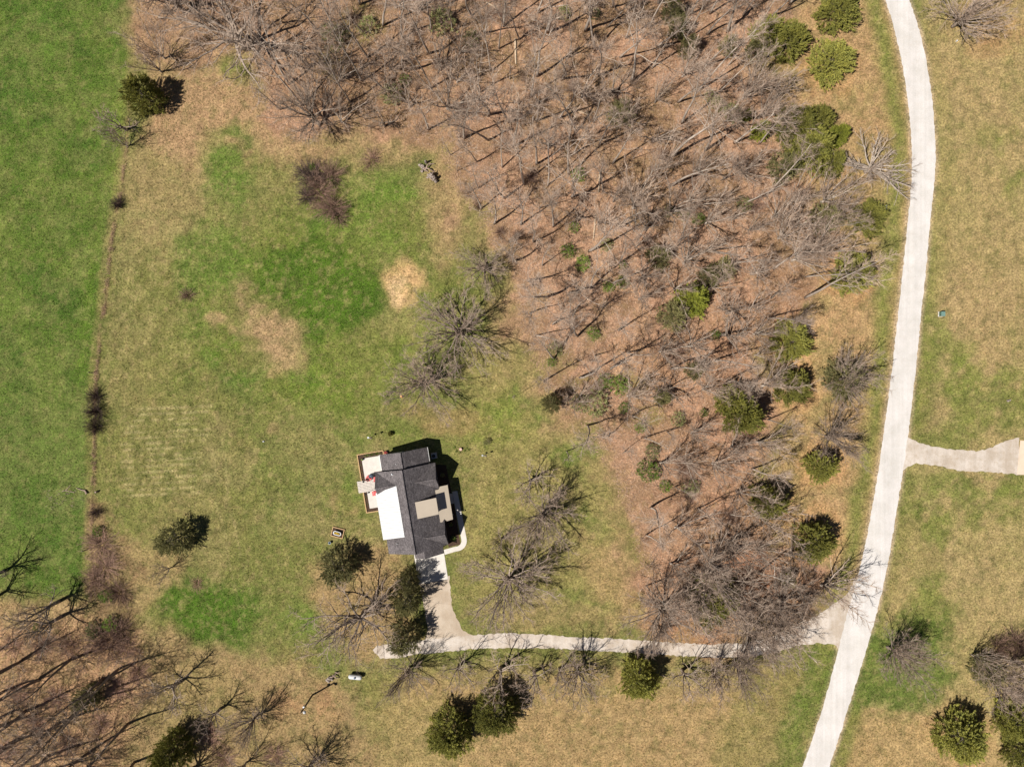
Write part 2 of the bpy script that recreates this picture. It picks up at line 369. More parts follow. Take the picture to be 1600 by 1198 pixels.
# verge between the wood and the road
rl = np.interp(PY, [r[0] for r in ROAD], [r[1] for r in ROAD]); rr = np.interp(PY, [r[0] for r in ROAD], [r[2] for r in ROAD])
verge = ss(6, 22, wd) * ss(1180, 1220, PX) * ss(4, -4, PX - rl) * ss(985, 930, PY)
paint(verge, (194, 156, 114), .9); paint(verge * ss(.5, .66, n_mid), (170, 146, 98), .8)
gs = np.exp(-((PX - rl + 22 + (n_mid - .5) * 20) / 15) ** 2) * ss(1120, 1080, PY); paint(gs, (136, 138, 70), .95)
paint(np.exp(-((PX - rr - 16) / 14) ** 2) * ss(-20, 100, PY), (142, 138, 74), .6)
for cx, cy, rx in ((1290, 110, 46), (1270, 835, 45), (1280, 735, 38), (1330, 430, 44), (1240, 540, 44), (1240, 610, 44), (1205, 790, 40), (1500, 1145, 52)):
    ell(cx, cy, rx, rx, (202, 156, 108), .6, soft=.2)
# stony fringe of every gravel strip
paint(np.exp(-((PX - rl) / 4.5) ** 2), (205, 180, 150), .85); paint(np.exp(-((PX - rr) / 4.5) ** 2), (205, 180, 150), .85)
# mowing and tyre lines
for P, wdt, cc, a in (([(330, 700), (345, 800), (385, 1000)], 1.6, (172, 158, 108), .6), ([(345, 690), (362, 800), (400, 960)], 1.6, (172, 158, 108), .6), ([(318, 760), (330, 850)], 1.2, (170, 156, 106), .5),
               ([(210, 695), (310, 690)], 1.4, (172, 160, 110), .5), ([(215, 708), (300, 712)], 1.4, (172, 160, 110), .5), ([(190, 670), (300, 682)], 1.4, (170, 158, 106), .5),
               ([(1590, 470), (1575, 700)], 3, (128, 134, 66), .4), ([(1395, 830), (1340, 990)], 2, (120, 128, 60), .3), ([(560, 1180), (700, 1080)], 4, (140, 138, 80), .4)):
    paint(np.exp(-(sdline(wx * .3 + PX * .7, wy * .3 + PY * .7, P) / wdt) ** 2) * ss(.3, .5, n_fine), cc, a)
for k in range(16):
    yy = 640 + k * 9; P = [(190 + 5 * (k % 3), yy), (330 - 6 * (k % 4), yy - 6)]
    paint(np.exp(-(sdline(PX, PY, P) / 2.2) ** 2) * ss(.35, .6, n_fine), (180, 166, 116), .85)
for k in range(24):
    xx = 190 + k * 7; P = [(xx, 330), (xx - 22, 560)]
    paint(np.exp(-(sdline(PX, PY, P) / 2.2) ** 2) * ss(.35, .6, n_fine), (160, 150, 96), .6)
fresh = np.exp(-((wx - 500) / 210) ** 4 - ((wy - 520) / 210) ** 4) * ss(.40, .58, fbm(PX, PY, 110, 4, 121)) * (1 - inw)
paint(fresh, (104, 128, 40), .6)
for P_ in ([(395, 415), (470, 365), (540, 390), (600, 440), (590, 490), (540, 515), (470, 540), (460, 470), (400, 450)], [(255, 915), (300, 895), (390, 915), (420, 960), (380, 1005), (300, 1005), (262, 960)]): poly(P_, (74, 110, 24), .75, 20)
for q in ((600, 330, 60, 45), (380, 560, 60, 20), (470, 590, 70, 16), (330, 400, 50, 60), (300, 560, 40, 60), (360, 250, 36, 50), (570, 690, 60, 16), (545, 790, 20, 60), (820, 640, 60, 30), (900, 740, 50, 50), (930, 830, 40, 30), (500, 1000, 40, 60)):
    ell(*q, (92, 128, 34), .45, br=.12)
paint(west, (80, 112, 36), .25); paint(west * ss(.52, .62, fbm(PX, PY, 24, 3, 151)), (118, 128, 66), .5)
paint(east, (186, 160, 112), .5); paint(ss(1010, 1080, PY) * ss(560, 640, PX) * ss(1330, 1200, PX), (186, 152, 110), .35)
for q in ((1530, 620, 90, 60), (1480, 560, 40, 60), (1500, 790, 90, 50), (1445, 870, 26, 70), (1560, 740, 60, 40), (1470, 690, 40, 26), (1440, 960, 50, 40), (1570, 240, 40, 60)): ell(*q, (116, 130, 54), .62, br=.16)
poly([(1380, 970), (1470, 980), (1490, 1060), (1430, 1116), (1335, 1102), (1352, 1010)], (94, 118, 44), .85, 24)
poly([(1240, 1070), (1300, 1020), (1290, 1090), (1235, 1210), (1200, 1210)], (100, 122, 46), .7, 18)
ell(630, 446, 30, 32, (224, 180, 130), .85, rot=20, soft=.5, br=.14); ell(622, 458, 16, 18, (240, 204, 156), .8, soft=.6, br=.15)
poly([(378, 455), (462, 448), (476, 560), (440, 596), (374, 545)], (184, 154, 114), .7, 24, br=.12); ell(345, 507, 22, 12, (190, 158, 116), .8, br=.25)
# small scale mottling: straw, moss green and bare specks, then tonal noise
s1 = fbm(PX, PY, 9, 3, 91, .8); s2 = fbm(PX, PY, 13, 3, 95, .8); s3 = fbm(PX, PY, 7, 2, 99, .8); off = (1 - inw * .85) * (1 - west * .45)
paint(ss(.52, .70, s1) * off, (182, 160, 108), .24); paint(ss(.52, .70, s2) * off, (68, 90, 34), .30); paint(ss(.62, .76, s3) * off, (196, 168, 124), .22)
paint(ss(.55, .72, s1) * inw, (222, 174, 138), .5); paint(ss(.55, .72, s2) * inw, (128, 100, 76), .5); paint(ss(.62, .78, s3) * inw, (116, 112, 66), .35)
s4 = fbm(PX, PY, 5.5, 2, 103, .8)
C *= (0.42 + .50 * n_fine + .58 * s4)[..., None]
litter = np.clip(inw + (1 - ss(-20, 40, wd)) * .4, 0, 1)
def ground_mat():
    m = bpy.data.materials.new('ground_cover'); t, N, L, b = nodes(m)
    at = N.new('ShaderNodeAttribute'); at.attribute_name = 'Col'
    al = N.new('ShaderNodeAttribute'); al.attribute_name = 'litter'
    tc = N.new('ShaderNodeTexCoord'); co = tc.outputs['Object']
    n1 = noise(N, L, co, 3.2, 6, .78); n2 = noise(N, L, co, .9, 4, .7); n3 = noise(N, L, co, 7.5, 3, .7)
    col = scale_col(N, L, at.outputs['Color'], ramp(N, L, n1, .36, .64, .42, 1.62))
    straw = mix(N, L, ramp(N, L, n3, .52, .68, 0, .36), col, alb((210, 186, 138)))
    green = mix(N, L, ramp(N, L, n2, .50, .72, 0, .28), straw, alb((72, 92, 38)))
    vo = N.new('ShaderNodeTexVoronoi'); vo.inputs['Scale'].default_value = 3.6; L.new(co, vo.inputs['Vector'])
    lit = mix(N, L, ramp(N, L, vo.outputs['Distance'], .15, .75, 0, .5), col, alb((138, 102, 78)))
    lit = mix(N, L, ramp(N, L, n3, .52, .68, 0, .6), lit, alb((230, 184, 146)))
    fin = mix(N, L, al.outputs['Fac'], green, lit)
    L.new(fin, b.inputs['Base Color']); b.inputs['Roughness'].default_value = .95; b.inputs['Specular IOR Level'].default_value = .1
    bump(N, L, b, n1, .22, .8)
    return m
M['ground'] = ground_mat()
C *= ALB
nyy, nxx = X.shape
idx = np.arange(nxx * nyy).reshape(nyy, nxx)
q = np.stack([idx[:-1, :-1], idx[:-1, 1:], idx[1:, 1:], idx[1:, :-1]], -1).reshape(-1, 4)
me = tri_mesh('ground', np.stack([X, Y, np.zeros_like(X)], -1).reshape(-1, 3), q, M['ground'], cols=C.reshape(-1, 3))
a = me.attributes.new('litter', 'FLOAT', 'POINT'); a.data.foreach_set('value', litter.astype(np.float32).ravel())
tag(link(bpy.data.objects.new('ground', me)), kind='structure')

# ------------------------------------------------------------------ roads
def gravel_mat(name, c, c2, dark, edge=(.42, .33, .24)):
    m = bpy.data.materials.new(name); t, N, L, b = nodes(m)
    tc = N.new('ShaderNodeTexCoord'); co = tc.outputs['Object']
    n1 = noise(N, L, co, 9, 5, .75); n2 = noise(N, L, co, .35, 4, .6); n3 = noise(N, L, co, 1.6, 5, .7)
    col = mix(N, L, ramp(N, L, n2, .38, .62, 0, 1), c, c2)
    col = mix(N, L, ramp(N, L, n3, .5, .75, 0, dark), col, edge)
    mp = N.new('ShaderNodeMapping'); mp.inputs['Scale'].default_value = (1.3, .03, 1); L.new(co, mp.inputs[0]); n4 = noise(N, L, mp.outputs[0], 1.0, 3, .6)
    col = scale_col(N, L, col, ramp(N, L, n4, .35, .65, .93, 1.05)); col = scale_col(N, L, col, ramp(N, L, n1, .3, .7, .74, 1.16))
    L.new(col, b.inputs['Base Color']); b.inputs['Roughness'].default_value = .95; b.inputs['Specular IOR Level'].default_value = .1
    bump(N, L, b, n1, .04); return m
M['gravel'] = gravel_mat('gravel', (.53, .50, .475), (.465, .44, .41), .2)
M['gravel_drive'] = gravel_mat('gravel_drive', (.48, .425, .37), (.37, .31, .25), .8, (.32, .25, .18))
M['gravel_tan'] = gravel_mat('gravel_tan', (.42, .35, .275), (.35, .28, .21), .5, (.34, .25, .17))
M['concrete'] = mat('concrete', (.50, .465, .42), .85, .2, var=.06, sc=1.2, bmp=.004)
def densify(P, step=4):
    out = []
    for i in range(len(P)):
        a, b = P[i], P[(i + 1) % len(P)]; n = max(1, int(math.hypot(b[0] - a[0], b[1] - a[1]) / step))
        for k in range(n): out.append((a[0] + (b[0] - a[0]) * k / n, a[1] + (b[1] - a[1]) * k / n))
    return out
def sheet(name, P, z, m, jit=1.2, seed=1, step=4):
    rng = random.Random(seed); D = densify(P, step)
    D = [(x + rng.uniform(-jit, jit), y + rng.uniform(-jit, jit)) for x, y in D]
    pts = [G(x, y) for x, y in D]
    ar = sum(pts[i][0] * pts[(i + 1) % len(pts)][1] - pts[(i + 1) % len(pts)][0] * pts[i][1] for i in range(len(pts)))
    if ar < 0: pts = pts[::-1]
    b = MB(); b.add([(x, y, z) for x, y in pts], [tuple(range(len(pts)))])
    return tag(b.build(name, m), kind='structure')
def smooth(tab, n=6):
    ys = np.array([r[0] for r in tab], float); out = []
    Yn = np.linspace(ys[0], ys[-1], len(tab) * n)
    k = np.ones(9) / 9
    a = np.interp(Yn, ys, [r[1] for r in tab]); b = np.interp(Yn, ys, [r[2] for r in tab])
    pa = np.pad(a, 4, 'edge'); pb = np.pad(b, 4, 'edge'); a[4:-4] = np.convolve(pa, k, 'valid')[4:-4]; b[4:-4] = np.convolve(pb, k, 'valid')[4:-4]
    return Yn, a, b
Yn, ra, rb = smooth(ROAD)
sheet('gravel_road', [(x, y) for x, y in zip(ra, Yn)] + [(x, y) for x, y in zip(rb[::-1], Yn[::-1])], .012, M['gravel'], .75, 3, 3.5)
DRV = [(583, 1016), (590, 1008), (612, 1006), (640, 1003), (665, 998), (700, 996), (740, 991), (800, 989), (850, 991), (900, 995), (950, 997), (1000, 1000), (1060, 1004), (1110, 1006), (1160, 1005),
       (1205, 994), (1240, 980), (1275, 962), (1305, 942), (1325, 925), (1336, 905), (1352, 905), (1330, 985), (1312, 1020), (1306, 1008), (1280, 1004), (1245, 1008), (1215, 1018), (1170, 1026), (1120, 1027), (1060, 1024), (1000, 1020),
       (940, 1017), (880, 1013), (800, 1012), (740, 1013), (700, 1018), (650, 1022), (620, 1027), (595, 1028)]
sheet('gravel_driveway', DRV, .008, M['gravel_drive'], 1.25, 4, 4)
sheet('driveway_apron', [(655, 905), (702, 900), (706, 945), (714, 968), (724, 985), (745, 994), (700, 1000), (664, 1003), (668, 985), (663, 950), (658, 925)], .004, M['gravel_tan'], 1.0, 5)
sheet('side_driveway', [(1405, 676), (1422, 684), (1437, 692), (1460, 698), (1500, 703), (1530, 705), (1552, 698), (1570, 688), (1592, 684), (1596, 742), (1560, 738), (1500, 735), (1460, 727), (1432, 724), (1418, 730), (1400, 745)], .008, M['gravel_drive'], 1.2, 6)
b = MB(); p = [G(1594, 688), G(1589, 741), G(1760, 752), G(1765, 696)]
b.prism(p, -.05, .03); tag(b.build('concrete_pad', mat('pad_concrete', (.54, .43, .33), .85, .2, var=.05, sc=1, bmp=.003)), kind='structure')

# ------------------------------------------------------------------ bare trees
class Tree:
    def __init__(s, seed): s.r = random.Random(seed); s.wood = MB(); s.fine = MB(); s.tw = []
    def perp(s, d, ang, az):
        u = d.orthogonal().normalized(); v = d.cross(u)
        return (d * math.cos(ang) + (u * math.cos(az) + v * math.sin(az)) * math.sin(ang)).normalized()
    def line(s, p, d, L, r0, r1, n, wob, trop):
        pts = [p.copy()]; rad = [r0]; dirs = [d.copy()]
        for i in range(n):
            d = (d + Vector((s.r.gauss(0, wob), s.r.gauss(0, wob), s.r.gauss(0, wob) + trop))).normalized()
            p = p + d * (L / n); pts.append(p.copy()); rad.append(r0 + (r1 - r0) * ((i + 1) / n) ** .8); dirs.append(d.copy())
        return pts, rad, dirs
    def at(s, line, t):
        pts, rad, dirs = line; x = t * (len(pts) - 1); i = min(int(x), len(pts) - 2); f = x - i
        return pts[i].lerp(pts[i + 1], f), rad[i] * (1 - f) + rad[i + 1] * f, dirs[i + 1]
    def twigs(s, line, n, L, t0=.2):
        az = s.r.uniform(0, 6.28)
        for k in range(n):
            t = t0 + (1 - t0) * (k + s.r.random()) / n; az += 2.4 + s.r.uniform(-.4, .4)
            p, r, d = s.at(line, min(t, 1)); dd = s.perp(d, s.r.uniform(.4, .9), az); dd.z += .12; dd.normalize()
            l = L * s.r.uniform(.6, 1.25); q = p + dd * l * .55; e = q + (dd + Vector((s.r.gauss(0, .2), s.r.gauss(0, .2), s.r.gauss(.08, .15)))).normalized() * l * .45
            s.tw.append((p, q, e, .0125))
    def build(s, name, bark, twig, par, tw_r=1.0):
        T = s.tw; v = []; f = []
        if T:
            P = np.array([t[0] for t in T]); Q = np.array([t[1] for t in T]); E_ = np.array([t[2] for t in T])
            d = Q - P; d /= np.linalg.norm(d, axis=1)[:, None] + 1e-9
            u = np.cross(d, [0.31, 0.77, .55]); u /= np.linalg.norm(u, axis=1)[:, None] + 1e-9; w_ = np.cross(d, u)
            r = np.array([t[3] for t in T])[:, None] * tw_r; base = len(s.fine.v); n = len(T)
            ring = []
            for C0, rr in ((P, r), (Q, r * .75)):
                for k in range(3):
                    a = 2.094 * k; ring.append(C0 + (u * math.cos(a) + w_ * math.sin(a)) * rr)
            allv = np.stack(ring + [E_], 1).reshape(-1, 3)
            for i in range(n):
                o = base + i * 7
                for k in range(3):
                    k2 = (k + 1) % 3; s.fine.f.append([o + k, o + k2, o + 3 + k2, o + 3 + k]); s.fine.f.append([o + 3 + k, o + 3 + k2, o + 6])
            s.fine.v += [tuple(x) for x in allv]; s.fine.mi = [0] * len(s.fine.f)
        return s.wood.mesh(name + '_wood', bark, True), s.fine.mesh(name + '_twigs', twig)

def t_oak(seed, H=11, spread=6.5, nl=7, dead=False):
    t = Tree(seed); r = t.r; th = H * r.uniform(.22, .33); r0 = H * .032
    tr = t.line(Vector((0, 0, -.2)), Vector((r.uniform(-.08, .08), r.uniform(-.08, .08), 1)).normalized(), th + .2, r0 * 1.25, r0 * .85, 4, .04, .05)
    t.wood.tube(tr[0], tr[1], 8)
    az = r.uniform(0, 6.28)
    for i in range(nl):
        az += 2.4 + r.uniform(-.5, .5); lead = i == 0
        el = .2 if lead else r.uniform(.5, 1.1)
        L = (H - th) * 1.0 if lead else spread * r.uniform(.8, 1.3)
        p, rr, d = t.at(tr, r.uniform(.6, 1)); d0 = Vector((math.sin(el) * math.cos(az), math.sin(el) * math.sin(az), math.cos(el)))
        ln = t.line(p, d0, L, r0 * r.uniform(.42, .58), .04, 9, .11, .03); t.wood.tube(ln[0], ln[1], 6)
        nb = 6 if dead else 7; a2 = r.uniform(0, 6.28)
        for j in range(nb):
            tt = .22 + .76 * (j + r.random() * .8) / nb; a2 += 2.4 + r.uniform(-.6, .6); p2, r2, d2 = t.at(ln, tt)
            L2 = L * (.55 - .3 * tt) * r.uniform(.7, 1.3)
            l2 = t.line(p2, t.perp(d2, r.uniform(.5, 1.0), a2), L2, min(r2 * .6, .10), .028, 5, .17, .07); t.wood.tube(l2[0], l2[1], 5, False)
            n3 = 4 if dead else 5; a3 = r.uniform(0, 6.28)
            for k in range(n3):
                t3 = .2 + .8 * (k + r.random()) / n3; a3 += 2.4 + r.uniform(-.5, .5); p3, r3, d3 = t.at(l2, min(t3, 1)); L3 = max(.5, L2 * .5 * r.uniform(.6, 1.2))
                l3 = t.line(p3, t.perp(d3, r.uniform(.4, .9), a3), L3, .03, .013, 3, .16, .05); t.fine.tube(l3[0], l3[1], 3, False)
                t.twigs(l3, 4, .7)
            t.twigs(l2, 3, .7, .5)
    return t
def t_forest(seed, H=16, spread=3.2, nl=10, dead=False, thick=.0088, twiggy=False):
    t = Tree(seed); r = t.r; r0 = H * thick + .02
    tr = t.line(Vector((0, 0, -.2)), Vector((r.uniform(-.07, .07), r.uniform(-.07, .07), 1)).normalized(), H * .95, r0 * 1.15, .03, 10, .045, .03)
    t.wood.tube(tr[0], tr[1], 7); az = r.uniform(0, 6.28); t0 = r.uniform(.38, .55)
    for i in range(nl):
        tt = t0 + (1 - t0) * (i + r.random() * .8) / nl; az += 2.4 + r.uniform(-.5, .5); p, rr, d = t.at(tr, tt)
        L = spread * (1.25 - .75 * (tt - t0) / (1 - t0)) * r.uniform(.65, 1.3)
        if r.random() < .12: L *= .4
        ln = t.line(p, t.perp(d, r.uniform(.45, .95), az), L, rr * r.uniform(.4, .6), .02, 6, .14, .1); t.wood.tube(ln[0], ln[1], 5)
        nb = 3 if dead else 6; a2 = r.uniform(0, 6.28)
        for j in range(nb):
            t2 = .25 + .75 * (j + r.random() * .8) / nb; a2 += 2.4; p2, r2, d2 = t.at(ln, min(t2, 1)); L2 = L * (.55 - .25 * t2) * r.uniform(.6, 1.2)
            l2 = t.line(p2, t.perp(d2, r.uniform(.45, .9), a2), L2, .028, .012, 3, .15, .08); t.fine.tube(l2[0], l2[1], 3, False)
            t.twigs(l2, 3 if dead else 8, .8)
        t.twigs(ln, 3, .6, .5)
    t.twigs(tr, 6, .7, .8)
    return t
def t_fan(seed, H=9, spread=4.2, nl=10):
    t = Tree(seed); r = t.r; r0 = H * .0165; az = r.uniform(0, 6.28)
    tr = t.line(Vector((0, 0, -.2)), Vector((0, 0, 1)), H * .14, r0 * 1.3, r0, 3, .05, 0); t.wood.tube(tr[0], tr[1], 7)
    for i in range(nl):
        az += 2.4 + r.uniform(-.4, .4); el = r.uniform(.12, .62) if i else .08
        L = H * .88 * r.uniform(.75, 1.05); d0 = Vector((math.sin(el) * math.cos(az), math.sin(el) * math.sin(az), math.cos(el)))
        p, rr, d = t.at(tr, r.uniform(.5, 1))
        ln = t.line(p, d0, L, r0 * r.uniform(.4, .65), .02, 8, .07, .02); t.wood.tube(ln[0], ln[1], 5)
        nb = 9; a2 = r.uniform(0, 6.28)
        for j in range(nb):
            t2 = .25 + .73 * (j + r.random() * .8) / nb; a2 += 2.4; p2, r2, d2 = t.at(ln, t2); L2 = L * (.42 - .25 * t2) * r.uniform(.6, 1.2)
            l2 = t.line(p2, t.perp(d2, r.uniform(.35, .7), a2), L2, .036, .014, 4, .1, .07); t.fine.tube(l2[0], l2[1], 3, False)
            t.twigs(l2, 11, .65)
        t.twigs(ln, 4, .6, .5)
    return t
def t_umb(seed, H=10, nl=20, spread=7.5):
    t = Tree(seed); r = t.r; az = r.uniform(0, 6.28); th = H * r.uniform(.20, .28)
    tr = t.line(Vector((0, 0, -.2)), Vector((r.uniform(-.06, .06), r.uniform(-.06, .06), 1)).normalized(), th + .2, .34, .26, 4, .04, 0); t.wood.tube(tr[0], tr[1], 8)
    for i in range(nl):
        az += 2.4 + r.uniform(-.6, .6); el = r.choice([1.2, 1.0, .8, .6, .4, .2]) + r.uniform(-.12, .12)
        L = min((H - th) / max(.35, math.cos(el)), spread / max(.3, math.sin(el))) * r.uniform(.72, 1.08)
        p, rr, d = t.at(tr, r.uniform(.6, 1)); d0 = Vector((math.sin(el) * math.cos(az), math.sin(el) * math.sin(az), math.cos(el)))
        ln = t.line(p, d0, L, r.uniform(.09, .15), .03, 9, .085, .025); t.wood.tube(ln[0], ln[1], 5); a2 = r.uniform(0, 6.28); nb = 8
        for j in range(nb):
            t2 = .28 + .7 * (j + r.random() * .8) / nb; a2 += 2.4 + r.uniform(-.5, .5); p2, r2, d2 = t.at(ln, t2); L2 = L * (.42 - .24 * t2) * r.uniform(.6, 1.3)
            l2 = t.line(p2, t.perp(d2, r.uniform(.35, .75), a2), L2, min(r2 * .6, .06), .018, 4, .13, .05); t.wood.tube(l2[0], l2[1], 4, False)
            for k in range(4):
                p3, r3, d3 = t.at(l2, r.uniform(.2, .9)); l3 = t.line(p3, t.perp(d3, r.uniform(.4, .8), r.uniform(0, 6.28)), max(.4, L2 * .5), .022, .011, 3, .14, .05); t.fine.tube(l3[0], l3[1], 3, False); t.twigs(l3, 3, .6)
            t.twigs(l2, 3, .6, .5)
        t.twigs(ln, 3, .6, .6)
    return t
def t_star(seed, H=6.5, nl=22):
    t = Tree(seed); r = t.r; az = 0
    tr = t.line(Vector((0, 0, -.2)), Vector((0, 0, 1)), H * .3, .34, .30, 3, .03, 0); t.wood.tube(tr[0], tr[1], 9)
    for i in range(nl):
        az += 2.4 + r.uniform(-.25, .25); el = [1.35, 1.05, .75, .4][i % 4] + r.uniform(-.1, .1)
        L = [6.6, 6.2, 5.2, 4.2][i % 4] * r.uniform(.85, 1.12); p, rr, d = t.at(tr, r.uniform(.7, 1)); d0 = Vector((math.sin(el) * math.cos(az), math.sin(el) * math.sin(az), math.cos(el)))
        ln = t.line(p, d0, L, r.uniform(.14, .19), .03, 9, .09, .03); t.wood.tube(ln[0], ln[1], 6); a2 = r.uniform(0, 6)
        for j in range(10):
            tt = .3 + .66 * j / 10; a2 += 2.4; p2, r2, d2 = t.at(ln, tt); l2 = t.line(p2, t.perp(d2, r.uniform(.5, .9), a2), L * .28 * r.uniform(.6, 1.2), min(.07, r2 * .6), .02, 4, .14, .05); t.wood.tube(l2[0], l2[1], 4, False); t.twigs(l2, 7, .6)
        t.twigs(ln, 5, .6, .6)
    return t
def t_sparse(seed, H=9, spread=4): return t_oak(seed, H, spread, 6, True)

BARE = {'oak': [], 'forest': [], 'fan': [], 'sparse': [], 'snag': [], 'star': [], 'tall': [], 'umb': []}
def mk(kind, t, dark=False):
    b, c = (M['bark_dark'], M['twig_brown']) if dark else (M['bark_grey'], M['twig_grey'])
    if kind in ('oak', 'sparse', 'umb'): b = M['bark_oak']
    if dark is None: b, c = M['bark_mid'], M['twig_grey']
    BARE[kind].append(t.build(kind, b, c, None))
for i in range(6): mk('oak', t_oak(100 + i * 7, 11, 6.4 + .4 * (i % 3), 12 + i % 3))
for i in range(14): mk('forest', t_forest(200 + i * 5, 16, 2.7 + .4 * (i % 5), 9 + i % 5))
for i in range(9): mk('fan', t_fan(300 + i * 3, 9, 4.2, 8 + i % 5))
for i in range(5): mk('sparse', t_sparse(400 + i, 9, 4.2 + .5 * (i % 2)))
mk('star', t_star(777))
for i in range(8): mk('umb', t_umb(700 + i * 3, 10, 25 + i % 5, 6.8 + .5 * (i % 3)))
for i in range(5): mk('tall', t_forest(600 + i * 3, 21, 7.0 + .3 * i, 15, thick=.0115, twiggy=True), None)  # darker bark carries the shade on the camera side of these trunks
for i in range(3): mk('snag', t_forest(500 + i, 12, 1.6, 5, True))
NOM = dict(umb=10, star=6.5, tall=21, oak=11, forest=16, fan=9, sparse=9, snag=12)
def put_tree(kind, px, py, H, label, rot=None, var=None, lean=(0, 0), wid=1.0, group='leafless trees', name='bare_tree', rng=random.Random(5)):
    x, y = G(px, py); k = H / NOM[kind]; va = BARE[kind][(var if var is not None else rng.randrange(99)) % len(BARE[kind])]
    e = empty(name, (x, y, 0), R(rot) if rot is not None else rng.uniform(0, 6.28), (k * wid, k * wid, k))
    if lean != (0, 0): e.rotation_euler = (Matrix.Rotation(lean[0], 3, Vector((-math.sin(lean[1]), math.cos(lean[1]), 0))) @ e.rotation_euler.to_matrix()).to_euler()
    tag(e, label, 'tree', group)
    link(bpy.data.objects.new('trunk', va[0]), e); link(bpy.data.objects.new('crown', va[1]), e)
    return e

